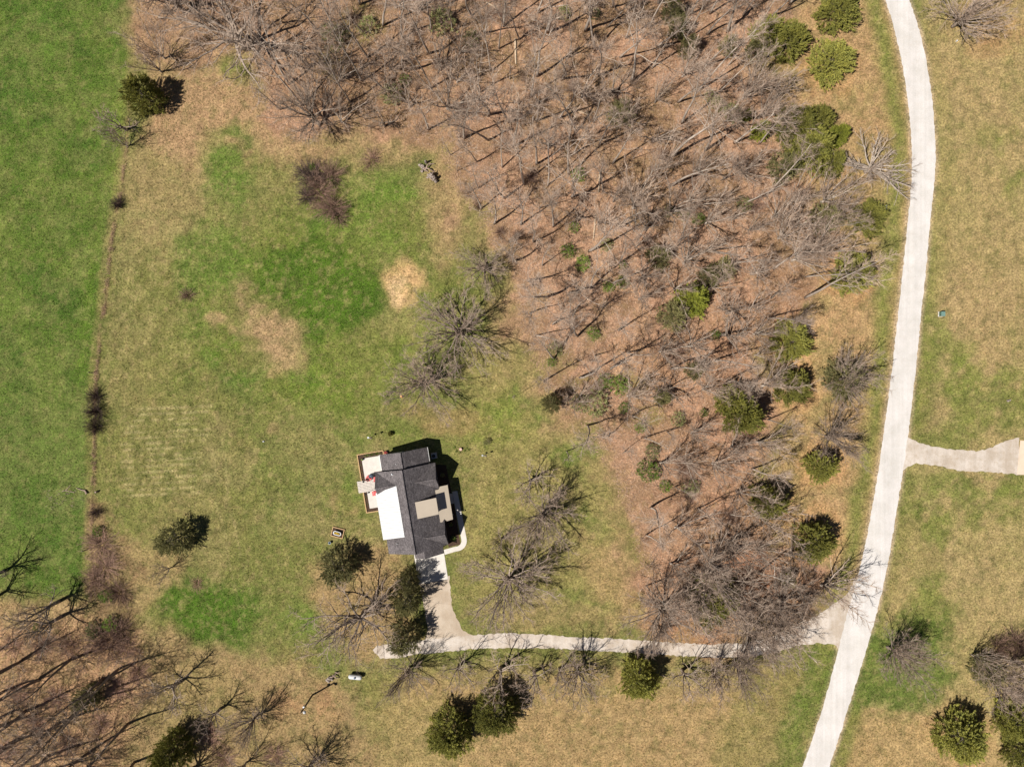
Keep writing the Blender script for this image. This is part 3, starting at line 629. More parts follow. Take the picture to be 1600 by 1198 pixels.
# explicit trees: kind, base px, base py, height, crown width factor, label
TREES = [
 ('fan', 253, 113, 9, 1.0, 'small leafless tree with a dark forked shadow just above the fence row cedar'),
 ('fan', 258, 92, 9.5, .9, 'upper of the two small leafless trees above the dark cedar at top left'),
 ('sparse', 198, 203, 7.5, .9, 'thin leafless tree directly below the dark cedar on the fence row'),
 ('fan', 200, 229, 7, .9, 'low spreading leafless tree at the upper end of the weedy fence row'),
 ('oak', 385, 75, 14, 1.3, 'largest broad leafless oak at top left, dark limbs sprawling over tan grass'),
 ('oak', 290, 20, 12, .9, 'leafless tree cut by the top edge beside the green western field'),
 ('umb', 500, 196, 12, .8, 'leaning leafless tree at the lower left corner of the wood, shadow over brown leaves'),
 ('sparse', 601, 197, 8, .8, 'small crooked leafless tree on the bottom edge of the upper wood'),
 ('forest', 497, 130, 10, .9, 'slim dark leafless tree between the sprawling oak and the wood corner'),
 ('fan', 700, 170, 12, 1.35, 'bushy many stemmed pale leafless tree in the upper wood above the stone pile'),
 ('forest', 752, 326, 13, 1.1, 'pale straight leafless tree at the wood edge right of the stone pile'),
 ('snag', 704, 242, 8, 1.0, 'short bare snag with straight shadow, upper one right of the stone pile'),
 ('snag', 715, 267, 7, 1.0, 'short bare snag with straight shadow, lower one right of the stone pile'),
 ('umb', 757, 424, 7.5, .95, 'pale leafless tree with light starry limbs at the wood edge above the two lawn oaks'),
 ('umb', 717, 518, 10.5, 1.15, 'upper of the two wide leafless oaks on the lawn above the house'),
 ('umb', 664, 600, 9.5, 1.0, 'lower of the two wide leafless oaks on the lawn above the house'),
 ('sparse', 828, 751, 7, 1.1, 'small gnarled leafless tree with a thick dark shadow on the lawn right of the house'),
 ('snag', 885, 705, 9, 1.0, 'thin leafless trunk with a long straight shadow below the bright green patch'),
 ('snag', 801, 621, 6, .8, 'bare thin pole of a tree left of the small dark lawn cedar'),
 ('umb', 850, 800, 10, .98, 'wide leafless oak with fan shaped shadow, upper of the pair right of the house'),
 ('umb', 797, 898, 11, 1.12, 'widest leafless oak right of the driveway, lower of the pair'),
 ('sparse', 784, 840, 7, .7, 'small leafless tree squeezed between the two wide oaks right of the house'),
 ('oak', 570, 955, 11.5, 1.15, 'old thick limbed leafless oak left of the driveway cedars'),
 ('fan', 268, 886, 6, .9, 'little leafless tree under the lone cedar in the western meadow'),
 ('umb', 640, 1042, 8, .85, 'many stemmed leafless tree at the left end of the gravel drive'),
 ('sparse', 718, 1038, 8, 1.0, 'crooked leafless tree below the drive, second from its left end'),
 ('sparse', 783, 1042, 8.5, 1.1, 'leafless tree on the drive verge just above the twin cedars'),
 ('sparse', 834, 1048, 8.5, 1.0, 'small forked leafless tree below the middle of the drive'),
 ('sparse', 874, 1043, 7.5, .9, 'smallest leafless tree in the row below the drive'),
 ('oak', 902, 1042, 9, .9, 'bigger leafless tree below the drive whose shadow crosses the gravel'),
 ('sparse', 1066, 1046, 9, 1.0, 'leafless tree right of the dark cedar below the drive'),
 ('oak', 1112, 1047, 8, .85, 'leafless tree below the drive under the crowded crossing limbs'),
 ('umb', 1145, 1032, 9, .85, 'leafless oak straddling the drive edge with pale hazy crown over the meadow'),
 ('umb', 1031, 945, 10, 1.05, 'pale leafless oak above the drive at the lower left corner of the wood'),
 ('umb', 1098, 893, 12, .95, 'tall pale leafless oak rising over the dark cedar in the lower wood'),
 ('oak', 1135, 850, 10, .85, 'leafless oak on red brown leaves left of the round roadside cedar'),
 ('umb', 1163, 980, 10, .95, 'leafless oak leaning over the gravel drive near the junction'),
 ('oak', 1178, 945, 10, .85, 'leafless oak in the thick of the limbs left of the drive junction'),
 ('umb', 1212, 940, 10, 1.0, 'wide many stemmed leafless tree beside the drive mouth'),
 ('fan', 1247, 925, 9, 1.0, 'leafless tree below the round cedar whose crown reaches the road'),
 ('umb', 1290, 681, 8.5, .95, 'leafless tree with forked pale limbs above the roadside cedar'),
 ('umb', 1312, 592, 8.5, .9, 'leafless tree over a green cedar close to the road bend'),
 ('star', 1352, 268, 7.2, 1.05, 'large pale leafless oak spreading star like limbs to the white road'),
 ('fan', 1270, 392, 11, 1.3, 'leafless tree with swept pale limbs left of the roadside cedars'),
 ('fan', 1216, 372, 11, 1.1, 'leafless tree with long brown twigs left of the swept pale tree'),
 ('fan', 1232, 320, 11, 1.0, 'purplish leafless tree just below the big cluster of green cedars'),
 ('fan', 1172, 140, 10, 1.1, 'dense grey leafless tree left of the green cedar cluster in the upper right wood'),
 ('fan', 1185, 185, 10, 1.0, 'grey brown leafless tree touching the cedar cluster from the left'),
 ('fan', 1240, 500, 7, .8, 'small round leafless tree above the two roadside cedars'),
 ('fan', 1160, 155, 11, 1.0, 'leafless tree with light grey forks in the upper right wood'),
 ('umb', 1488, 42, 9.5, 1.0, 'dark leafless tree at the top edge on reddish ground right of the road'),
 ('umb', 1386, 1010, 8, .95, 'slanting leafless tree alone on the grass right of the road'),
 ('fan', 1394, 1004, 8, 1.25, 'leafless tree with upright twigs behind the slanting tree right of the road'),
 ('fan', 1518, 1022, 8, .95, 'leafless tree at the upper left of the thicket in the lower right corner'),
 ('fan', 1550, 1035, 8, 1.0, 'grey leafless tree in the middle of the lower right thicket'),
 ('oak', 1545, 1058, 9, .9, 'leafless tree with pale limbs over the small cedar in the lower right thicket'),
 ('fan', 1580, 1030, 9, 1.0, 'brown leafless tree at the right edge above the lower right thicket'),
 ('fan', 1572, 1075, 8, 1.0, 'leafless tree at the bottom of the lower right thicket above the corner cedar'),
 ('fan', 1595, 1055, 8, 1.0, 'leafless tree cut by the right edge beside the thicket'),
 ('sparse', 278, 1066, 11, .8, 'leaning leafless tree with a long single shadow on tan grass at lower left'),
 ('sparse', 345, 1106, 9, .8, 'pale little leafless tree with thick dark shadow left of the pole'),
 ('umb', 400, 1118, 8.5, .7, 'fan shaped leafless tree left of the white topped pole'),
 ('umb', 488, 1190, 9, .85, 'fan shaped leafless tree at the bottom edge below the white topped pole'),
 ('oak', 300, 1200, 10, .9, 'leafless tree in front of the dark round cedar at the bottom edge'),
 ('fan', 385, 1190, 10, .9, 'tangled leafless tree at the bottom edge right of the dark round cedar'),
 ('sparse', 6, 892, 13, .6, 'leafless tree at the left edge whose crooked shadow lies on the green field'),
 ('sparse', -2, 930, 12, .6, 'leafless tree at the left edge, lower shadow on the field margin'),
 ('sparse', 92, 939, 12, .7, 'leafless tree at the field corner with its shadow across the fence row'),
 ('sparse', 95, 963, 13, .7, 'leafless tree just below the field corner with a straight dark shadow'),
 ('tall', 160, 1060, 19, 1.0, 'tall leafless tree of the lower left grove nearest the fence row'),
 ('tall', 185, 1045, 17, 1.0, 'tall leafless tree on the right side of the lower left grove'),
 ('tall', 130, 1100, 21, 1.0, 'tall leafless tree over the dark cedar in the lower left grove'),
 ('tall', 60, 1062, 20, 1.0, 'great leafless tree throwing wide branch shadows in the lower left grove'),
 ('tall', 90, 1130, 21, 1.0, 'tall leafless tree in the centre of the lower left grove'),
 ('tall', 40, 1110, 21, 1.0, 'tall leafless tree near the left edge of the lower left grove'),
 ('tall', 20, 1160, 22, 1.0, 'tall leafless tree near the bottom left corner'),
 ('tall', 75, 1180, 21, 1.0, 'tall leafless tree at the bottom edge of the lower left grove'),
 ('tall', 140, 1175, 18, 1.0, 'tall leafless tree at the bottom edge left of the tan clearing'),
 ('tall', 200, 1130, 19, 1.0, 'leafless tree with one long crooked shadow on the tan clearing'),
 ('tall', 210, 1190, 18, 1.0, 'leafless tree at the bottom edge in the tan clearing'),
 ('tall', 150, 1085, 19, 1.0, 'tall leafless tree right of the shaded cedar in the lower left grove'),
 ('tall', 110, 1030, 18, 1.0, 'tall leafless tree at the upper edge of the lower left grove'),
 ('tall', 30, 1035, 19, 1.0, 'tall leafless tree at the upper left of the lower left grove'),
 ('tall', 5, 1080, 19, 1.0, 'tall leafless tree at the left edge of the lower left grove'),
]
for i, (k, px, py, H, wd_, lab) in enumerate(TREES):
    lean = (0, 0)
    if px == 1386: lean = (R(12), R(-20))
    if px == 1392: lean = (R(10), R(30))
    if 'leaning leafless tree at the lower left corner' in lab: lean = (R(14), R(150))
    if 'leaning leafless tree with a long' in lab: lean = (R(8), R(60))
    put_tree(k, px, py, H, lab, rot=(i * 73) % 360, var=i, wid=wd_, lean=lean)
# trees outside the left edge: only their long shadows reach the picture
rg = random.Random(9)
for px, py, H in ((-50, 1050, 22), (10, 1215, 23), (100, 1225, 22), (-35, 1075, 22), (-60, 1120, 23), (-25, 1135, 22), (-75, 1165, 24), (-40, 1195, 23), (-20, 1225, 22), (40, 1235, 22), (-95, 1215, 24), (-45, 1155, 24), (60, 1212, 22)):
    put_tree('tall', px, py, H, 'tall leafless tree just beyond the lower left corner, mainly its shadow in view', wid=1.0, group='trees outside the lower left corner', rng=rg)

# the wood: individual trees, spread with a minimum spacing
rg = random.Random(21); pts = [(t[1], t[2]) for t in TREES] + [(1045, 495), (1060, 512), (1015, 520), (1080, 480), (1030, 480), (1225, 250), (1240, 235), (1205, 255), (1250, 268), (1200, 95), (1180, 90), (1225, 105), (1130, 660), (1120, 635), (1000, 745), (985, 755), (935, 615), (950, 610), (880, 405), (905, 425)]
def inside(px, py, P):
    c = False; n = len(P)
    for i in range(n):
        x1, y1 = P[i]; x2, y2 = P[(i + 1) % n]
        if (y1 > py) != (y2 > py) and px < (x2 - x1) * (py - y1) / (y2 - y1) + x1: c = not c
    return c
WZONE = [('tall leafless tree in the crowded upper left part of the brown wood', 'leafless trees of the upper left wood', lambda x, y: y < 240 and x < 800),
         ('tall leafless tree in the crowded upper right part of the brown wood', 'leafless trees of the upper right wood', lambda x, y: y < 240),
         ('slender leafless tree with a long straight shadow in the western middle of the wood', 'leafless trees of the western middle wood', lambda x, y: y < 590 and x < 1000),
         ('leafless tree leaning toward the road in the eastern middle of the wood', 'leafless trees of the eastern middle wood', lambda x, y: y < 590),
         ('leafless tree in the thin lower part of the wood between lawn and roadside cedars', 'leafless trees of the lower wood', lambda x, y: True)]
made = 0
for tries in range(9000):
    px = rg.uniform(300, 1310); py = rg.uniform(4, 1000)
    if not inside(px, py, WOOD): continue
    md = 31 if py < 620 else 37
    if px < 480 and py < 130: continue
    if py > 830 and px > 960 and rg.random() < .45: continue
    if any((px - a) ** 2 + (py - b_) ** 2 < md * md for a, b_ in pts): continue
    pts.append((px, py)); z = next(z for z in WZONE if z[2](px, py))
    k = 'forest'
    if px > 1020 and py > 150: k = rg.choice(['fan', 'forest', 'fan', 'fan', 'forest', 'sparse'])
    elif rg.random() < .25: k = rg.choice(['snag', 'fan', 'fan', 'snag', 'fan', 'sparse'])
    H = {'forest': rg.uniform(12, 19), 'fan': rg.uniform(7, 10.5), 'sparse': rg.uniform(7, 9), 'snag': rg.uniform(7, 12)}[k]
    if py > 620 and k == 'forest': H *= .75
    ln = (R(rg.uniform(2, 10)), rg.uniform(0, 6.28))
    if px > 1000 and rg.random() < .6: ln = (R(rg.uniform(4, 16)), R(rg.uniform(-20, 45)))
    put_tree(k, px, py, H, z[0], lean=ln, group=z[1], rng=rg, wid=rg.choice([.8, .95, 1.1, 1.2, 1.4]) * (1 if k != 'sparse' else .8)); made += 1
print('wood trees', made)

# ------------------------------------------------------------------ evergreens and shrubs
def blades(rng, cen, out, n, size, up=.35, rnd=.55, w=.36, spray=0):
    """n leaf blades around each centre; returns verts, faces"""
    m = len(cen); c = np.repeat(cen, n, 0); o = np.repeat(out, n, 0)
    c = c + rng.normal(0, 1, c.shape) * size * np.array([.55, .55, .45])
    if spray:
        k = rng.uniform(-.8, .30, (len(c), 1)); tl = rng.normal(0, .35, cen.shape); tl[:, 2] += .22
        c = np.repeat(cen, n, 0) + (o + np.repeat(tl, n, 0)) * k * spray + rng.normal(0, 1, c.shape) * (.24 - .14 * k) * size
    d = o + rng.normal(0, rnd, c.shape); d[:, 2] += up; d /= np.linalg.norm(d, axis=1)[:, None]
    s_ = np.cross(d, rng.normal(0, 1, c.shape)); s_ /= np.linalg.norm(s_, axis=1)[:, None]
    l = size * rng.uniform(.6, 1.4, (len(c), 1))
    a = c - s_ * l * w * .5; b_ = c + s_ * l * w * .5; e = c + d * l
    v = np.stack([a, b_, e], 1).reshape(-1, 3); v[:, 2] = np.maximum(v[:, 2], .03)
    return v, np.arange(len(v)).reshape(-1, 3)
def crown_pts(rng, n, H, Rr, shape='cedar', z0=.15):
    t = rng.uniform(0, 1, n) ** (1.15 if shape == 'cedar' else .8); az = rng.uniform(0, 2 * np.pi, n)
    ph = rng.uniform(0, 6.28, 6)
    lobes = 1 + .13 * np.sin(3 * az + ph[0] + 3 * t) + .10 * np.sin(5 * az + ph[1] - 4 * t) + .09 * np.sin(8 * az + ph[2] + 7 * t) + .06 * np.sin(13 * az + ph[3])
    if shape == 'cedar': prof = np.where(t < .22, .78 + t, (1 - ((t - .22) / .78) ** 1.7) ** .62)
    else: prof = np.sqrt(np.clip(1 - (t * 1.02) ** 2.2, 0, 1))
    prof = np.nan_to_num(prof)
    depth = 1 - np.abs(rng.normal(0, .16, n)); depth = np.where(rng.uniform(0, 1, n) < .2, rng.uniform(.3, .9, n), depth)
    r = Rr * prof * lobes * depth
    z = z0 + t * (H - z0) * (1 + .06 * np.sin(7 * az + ph[4]))
    p = np.stack([r * np.cos(az), r * np.sin(az), z], 1)
    o = np.stack([np.cos(az), np.sin(az), .25 + 1.1 * t ** 2], 1); o /= np.linalg.norm(o, axis=1)[:, None]
    return p, o
def make_cedar(seed, mt, H=6.5, Rr=3.4, nc=560, nb=64, size=.215):
    rng = np.random.RandomState(seed); p, o = crown_pts(rng, nc, H, Rr)
    v, f = blades(rng, p, o, nb, size, spray=1.0)
    cr = tri_mesh('cedar_crown', v, f, mt)
    r = random.Random(seed); b = MB()
    b.tube([(0, 0, -.2), (r.uniform(-.1, .1), r.uniform(-.1, .1), H * .5), (0, 0, H * .93)], [.17, .11, .02], 7)
    for k in range(34):
        z = .4 + (H - 1) * k / 34; a = k * 2.4; q = (H - z) / H; L = Rr * .85 * min(1, q * 1.5)
        b.tube([(0, 0, z), (math.cos(a) * L * .5, math.sin(a) * L * .5, z + .1 * L), (math.cos(a) * L, math.sin(a) * L, z + .32 * L)], [.05, .03, .008], 4, False)
    return b.mesh('cedar_trunk', M['bark_dark'], True), cr
CEDAR = {'cedar': [make_cedar(s, M['cedar']) for s in (1, 2, 3, 4, 5, 6, 7)], 'cedar_bright': [make_cedar(s, M['cedar_bright']) for s in (11, 12)],
         'cedar_dull': [make_cedar(s, M['cedar_dull'], nc=340, nb=44, size=.25) for s in (21, 22, 23)]}
def unproj(px, py, h): k = 1 - h / CAM_H; return 800 + (px - 800) * k, 599 + (py - 599) * k
def put_cedar(kind, cx, cy, rpx, H, label, i):
    hc = H * .35; bx, by = unproj(cx, cy, hc); x, y = G(bx, by); va = CEDAR[kind][i % len(CEDAR[kind])]
    rr = rpx / PXM / 3.4 * .98
    e = empty('red_cedar', (x, y, 0), i * 1.3, (rr, rr, H / 6.5)); tag(e, label, 'cedar', 'evergreen cedars')
    link(bpy.data.objects.new('trunk', va[0]), e); link(bpy.data.objects.new('crown', va[1]), e)
CED = [
 ('cedar', 226, 150, 29, 7.5, 'dark cedar on the weedy fence row at top left'),
 ('cedar', 1309, 18, 33, 6.5, 'dark green round cedar at the top edge left of the road'),
 ('cedar', 1298, 97, 34, 6, 'round olive cedar second from the top edge beside the road'),
 ('cedar', 1233, 66, 29, 6.5, 'right one of the two joined cedars at the top of the wood edge'),
 ('cedar', 1200, 55, 26, 6.5, 'left one of the two joined cedars at the top of the wood edge'),
 ('cedar_dull', 1182, 78, 17, 5, 'small dull cedar left of the joined pair'),
 ('cedar_dull', 1138, 72, 13, 5, 'tiny dull cedar inside the upper right wood'),
 ('cedar', 1242, 200, 32, 8, 'left cedar of the big green cluster'),
 ('cedar', 1272, 190, 24, 7, 'topmost cedar of the big green cluster'),
 ('cedar', 1266, 235, 34, 8, 'central cedar of the big green cluster'),
 ('cedar_bright', 1308, 212, 17, 5, 'small yellow green cedar at the right tip of the cluster'),
 ('cedar', 1296, 256, 22, 6, 'lower right cedar of the big green cluster'),
 ('cedar_dull', 1225, 262, 24, 6, 'lower left cedar of the big green cluster, half under bare limbs'),
 ('cedar_bright', 1188, 205, 14, 5, 'small bright cedar left of the big green cluster'),
 ('cedar_bright', 1165, 182, 9, 3.5, 'tiny bright cedar at the upper left of the cluster'),
 ('cedar', 1357, 341, 28, 5.5, 'cedar beside the white stone just left of the road'),
 ('cedar_dull', 1290, 343, 25, 6, 'dull cedar under bare limbs left of the white stone cedar'),
 ('cedar', 1332, 428, 33, 6.5, 'round cedar with bare twigs over its left half next to the road'),
 ('cedar', 1236, 534, 32, 6, 'upper of the two neighbouring cedars in the middle of the roadside row'),
 ('cedar', 1238, 604, 29, 6, 'lower of the two neighbouring cedars in the middle of the roadside row'),
 ('cedar_dull', 1322, 594, 34, 5, 'cedar mostly hidden under a leafless tree by the road bend'),
 ('cedar', 1160, 650, 31, 9, 'large dark cedar at the right edge of the lower wood'),
 ('cedar', 1142, 626, 24, 8, 'cedar under grey twigs joined to the large dark one'),
 ('cedar', 1282, 729, 25, 6, 'cedar with dark top below the forked leafless tree'),
 ('cedar', 1200, 784, 28, 7, 'dark cedar on the edge of the red brown leaves'),
 ('cedar', 1272, 846, 32, 6.5, 'very round cedar alone on the verge above the drive junction'),
 ('cedar_bright', 1082, 468, 27, 5.5, 'bright olive cedar in the middle of the wood'),
 ('cedar_dull', 1052, 492, 25, 5.5, 'duller cedar touching the bright olive one'),
 ('cedar_dull', 1108, 432, 19, 4.5, 'dull cedar under bare limbs above the bright olive one'),
 ('cedar_dull', 1132, 422, 18, 4.5, 'dull cedar at the right of the pair above the bright olive one'),
 ('cedar_dull', 1030, 402, 20, 5, 'pale dull cedar left of the covered pair in the wood'),
 ('cedar_dull', 862, 630, 16, 7, 'small cedar with a dark shadow at the end of the lawn'),
 ('cedar_dull', 272, 842, 27, 7, 'lone olive cedar in the western meadow'),
 ('cedar_dull', 528, 885, 31, 7, 'olive cedar above the old oak left of the house'),
 ('cedar_dull', 636, 935, 25, 9, 'tall cedar against the garage driveway'),
 ('cedar_dull', 640, 905, 18, 7, 'cedar nearest to the garage corner'),
 ('cedar_dull', 632, 996, 27, 7.5, 'cedar at the left end of the gravel drive'),
 ('cedar', 998, 1060, 31, 7.5, 'cedar with a dark top just below the drive'),
 ('cedar', 703, 1143, 37, 7.5, 'left one of the two big dark cedars in the south meadow'),
 ('cedar', 775, 1112, 37, 7.5, 'right one of the two big dark cedars in the south meadow'),
 ('cedar', 270, 1172, 30, 8, 'dark round cedar at the bottom edge in the lower left'),
 ('cedar', 1500, 1150, 40, 7, 'big round cedar alone near the lower right corner'),
 ('cedar', 1588, 1125, 32, 7, 'cedar cut by the right edge below the thicket'),
 ('cedar', 1600, 1175, 30, 7, 'lowest cedar at the right edge'),
 ('cedar_dull', 1542, 1048, 25, 5, 'small cedar buried under the lower right thicket'),
 ('cedar', 1112, 936, 42, 6.5, 'wide dark cedar under the pale oak in the lower wood'),
 ('cedar_dull', 970, 176, 22, 5, 'olive cedar alone in the upper middle of the wood'),
 ('cedar_dull', 1050, 18, 17, 6, 'olive cedar near the top edge of the wood'),
 ('cedar_dull', 1060, 45, 15, 6, 'olive cedar just below the one near the top edge of the wood'),
 ('cedar_dull', 1075, 75, 15, 6, 'lowest of the three olive cedars near the top of the wood'),
 ('cedar_dull', 1036, 620, 14, 4, 'small dull cedar in the lower wood right of the bright shrubs'),
 ('cedar_dull', 1085, 578, 15, 5, 'dull cedar under twigs at the centre right of the wood'),
 ('cedar_dull', 138, 1088, 20, 6, 'shaded cedar in the lower left grove'),
 ('cedar', 1230, 905, 12, 4, 'little dark cedar among the limbs near the drive mouth'),
]
for i, c in enumerate(CED): put_cedar(*c, i)

def make_leafy(seed, mt, H=2.6, Rr=2.0, nc=120, nb=13, size=.19):
    rng = np.random.RandomState(seed); p, o = crown_pts(rng, nc, H, Rr, 'round', .2)
    v, f = blades(rng, p, o, nb, size, up=.1, rnd=.9, w=.7); cr = tri_mesh('shrub_leaves', v, f, mt)
    return make_stems(seed, H, Rr, 26, M['twig_grey']), cr
def make_stems(seed, H, Rr, n, mt, tw=10):
    t = Tree(seed); r = t.r
    for k in range(n):
        a = r.uniform(0, 6.28); q = r.random() ** .6; b0 = Vector((math.cos(a) * Rr * .25 * q, math.sin(a) * Rr * .25 * q, -.05))
        d = Vector((math.cos(a) * q * Rr, math.sin(a) * q * Rr, H * (1.05 - .35 * q))); L = d.length; d.normalize()
        ln = t.line(b0, d, L, .022, .008, 5, .12, -.01); t.fine.tube(ln[0], ln[1], 3, False); t.twigs(ln, tw, .5, .25)
    return t.build('stems', mt, mt, None)[1]
LEAFY = {'leaf': [make_leafy(s, M['leaf']) for s in (31, 32, 33)], 'leaf_dull': [make_leafy(s, M['leaf_dull'], nc=110) for s in (41, 42)]}
def put_shrub(kind, cx, cy, rpx, label, i, group='green leafed shrubs in the wood'):
    H = max(1.2, rpx / PXM * 1.15); bx, by = unproj(cx, cy, H * .5); x, y = G(bx, by); va = LEAFY[kind][i % len(LEAFY[kind])]; k = rpx / PXM / 2.0
    e = empty('leafy_shrub', (x, y, 0), i * 1.7, (k, k, H / 2.6)); tag(e, label, 'shrub', group)
    link(bpy.data.objects.new('stems', va[0]), e); link(bpy.data.objects.new('leaves', va[1]), e)
SH = [
 ('leaf', 1013, 738, 19, 'brightest green shrub in the lower wood left of the dark cedars'),
 ('leaf', 1040, 760, 10, 'small green shrub at the lower right of the brightest one'),
 ('leaf', 968, 602, 16, 'right green shrub of the bright pair at the centre of the wood edge'),
 ('leaf', 944, 596, 13, 'left green shrub of the bright pair at the centre of the wood edge'),
 ('leaf_dull', 930, 630, 22, 'dull olive shrub below the bright pair'),
 ('leaf_dull', 905, 630, 15, 'olive shrub right of the small lawn cedar'),
 ('leaf', 975, 636, 10, 'little bright shrub below the bright pair'),
 ('leaf', 927, 521, 11, 'round green shrub alone on brown leaves above the bright pair'),
 ('leaf', 951, 448, 9, 'small green shrub in the middle of the wood, left of two'),
 ('leaf', 974, 440, 11, 'small green shrub in the middle of the wood, right of two'),
 ('leaf', 897, 355, 9, 'little green shrub right of the pale trunks in the western wood'),
 ('leaf', 888, 392, 12, 'green shrub under a fallen pale limb in the western wood'),
 ('leaf', 912, 412, 13, 'green shrub at the lower right of the fallen pale limb'),
 ('leaf_dull', 948, 382, 11, 'dull green shrub beside the pale forked trunk'),
 ('leaf', 974, 415, 7, 'tiny green shrub at the foot of the pale forked trunk'),
 ('leaf', 1092, 343, 11, 'yellow green shrub in the upper right middle of the wood'),
 ('leaf_dull', 1068, 335, 11, 'olive shrub left of the yellow green one'),
 ('leaf', 1118, 523, 8, 'tiny green shrub right of the olive cedars'),
 ('leaf_dull', 1163, 318, 13, 'olive shrub below the big cedar cluster, toward the wood'),
 ('leaf_dull', 1045, 330, 9, 'faint green shrub beside the forked leaning trunks'),
 ('leaf', 903, 272, 12, 'green shrub by the trail in the upper middle wood'),
 ('leaf_dull', 612, 145, 18, 'green undergrowth bush in the left part of the upper wood'),
 ('leaf', 632, 125, 10, 'bright undergrowth bush in the left part of the upper wood'),
 ('leaf_dull', 520, 55, 22, 'green undergrowth bush near the top left of the wood'),
 ('leaf_dull', 575, 40, 16, 'green bush at the top of the upper left wood'),
 ('leaf_dull', 690, 30, 22, 'olive bush at the top of the wood centre left'),
 ('leaf_dull', 735, 60, 14, 'olive bush below the one at the top centre left'),
 ('leaf_dull', 868, 545, 12, 'olive shrub near the lawn corner of the wood'),
 ('leaf', 862, 565, 8, 'green sprout cluster at the lawn corner of the wood'),
 ('leaf', 1100, 645, 7, 'tiny green shrub amid pale limbs in the lower wood'),
 ('leaf_dull', 1060, 655, 12, 'pale green shrub amid pale limbs in the lower wood'),
 ('leaf', 1001, 668, 9, 'small green shrub on the path of the lower wood'),
 ('leaf_dull', 1020, 705, 13, 'olive shrub just above the brightest lower shrub'),
 ('leaf_dull', 1080, 762, 14, 'olive shrub right of the brightest lower shrub'),
 ('leaf_dull', 1120, 165, 15, 'olive shrub left of the grey leafless trees at upper right'),
 ('leaf_dull', 1110, 150, 10, 'pale yellow green shrub next to the olive shrub at upper right'),
 ('leaf_dull', 1145, 175, 16, 'yellow green shrub in the gap beside the grey leafless trees'),
 ('leaf_dull', 880, 20, 12, 'olive bush at the top edge over the trail'),
 ('leaf_dull', 928, 20, 10, 'olive bush at the top edge right of the trail'),
 ('leaf', 165, 930, 12, 'green bush in the lower fence row'),
 ('leaf', 172, 975, 13, 'green bush at the foot of the fence row'),
 ('leaf_dull', 145, 985, 14, 'dull bush at the foot of the fence row by the grove'),
 ('leaf', 57, 979, 6, 'tiny bright sprout by the lower left grove'),
 ('leaf', 152, 830, 9, 'small green bush in the fence row level with the meadow cedar'),
 ('leaf_dull', 760, 690, 6, 'little clump of green leaves on the lawn near the bird feeder'),
]
for i, s_ in enumerate(SH): put_shrub(*s_, i)

# brown leafless brush
BRUSH = [make_stems(s, 1.6, 2.0, 115, M['brush'], 9) for s in (51, 52, 53)]
BRUSH_K = [make_stems(s, 1.6, 1.7, 120, M['brush_dark'], 10) for s in (61, 62)]
BRUSH_G = [make_stems(s, 3.0, 1.9, 34, M['twig_grey'], 10) for s in (54, 55, 56)]
BRUSH_R = make_stems(57, 1.0, 2.0, 90, M['brush_red'], 8)
BRUSH_D = [make_stems(s, 1.2, 1.0, 50, M['dry'], 8) for s in (58, 59)]
def put_brush(me_, px, py, sx, sy, H, Hn, label, group, i=0, name='bare_bush'):
    x, y = G(px, py); o = bpy.data.objects.new(name, me_); o.location = (x, y, 0); o.rotation_euler = (0, 0, i * .9)
    o.scale = (sx, sy, H / Hn); link(o); tag(o, label, 'bush', group); return o
for i, (px, py, sx, sy, H, lab) in enumerate([
    (485, 275, 1.25, 1.2, 1.9, 'upper left bramble of the dark purple brown bramble patch'),
    (515, 275, 1.1, 1.1, 1.9, 'upper right bramble of the dark purple brown bramble patch'),
    (500, 298, 1.3, 1.1, 2.0, 'middle bramble of the dark purple brown bramble patch'),
    (480, 308, .8, .8, 1.5, 'left lobe of the dark purple brown bramble patch'),
    (518, 325, 1.3, 1.0, 1.8, 'lower middle bramble of the dark purple brown bramble patch'),
    (530, 338, .9, .8, 1.4, 'lowest bramble of the dark purple brown bramble patch')]):
    put_brush((BRUSH_K[0], BRUSH[1], BRUSH[2])[i % 3], px, py, sx * 1.25, sy * 1.25, H, 1.6, lab, 'brambles of the purple brown patch', i, 'bramble_bush')
put_shrub('leaf', 487, 262, 7, 'green sprig in the top of the purple brown bramble patch', 3, 'green sprigs in the bramble patch'); put_shrub('leaf', 518, 284, 8, 'green sprig in the right of the purple brown bramble patch', 4, 'green sprigs in the bramble patch')
put_shrub('leaf_dull', 472, 280, 9, 'dull green sprig in the left of the purple brown bramble patch', 4, 'green sprigs in the bramble patch')
put_brush(BRUSH_R, 582, 250, 1.15, .85, .9, 1.0, 'small reddish bramble clump on the grass right of the purple patch', 'small brambles on the grass', 1, 'bramble_bush')
put_brush(BRUSH[0], 295, 461, .62, .7, 1.0, 1.6, 'small dead bush alone on the western meadow', 'small brambles on the grass', 2)
put_brush(BRUSH_R, 307, 911, .6, .7, .6, 1.0, 'small reddish dead clump at the top of the dark green patch', 'small brambles on the grass', 4)
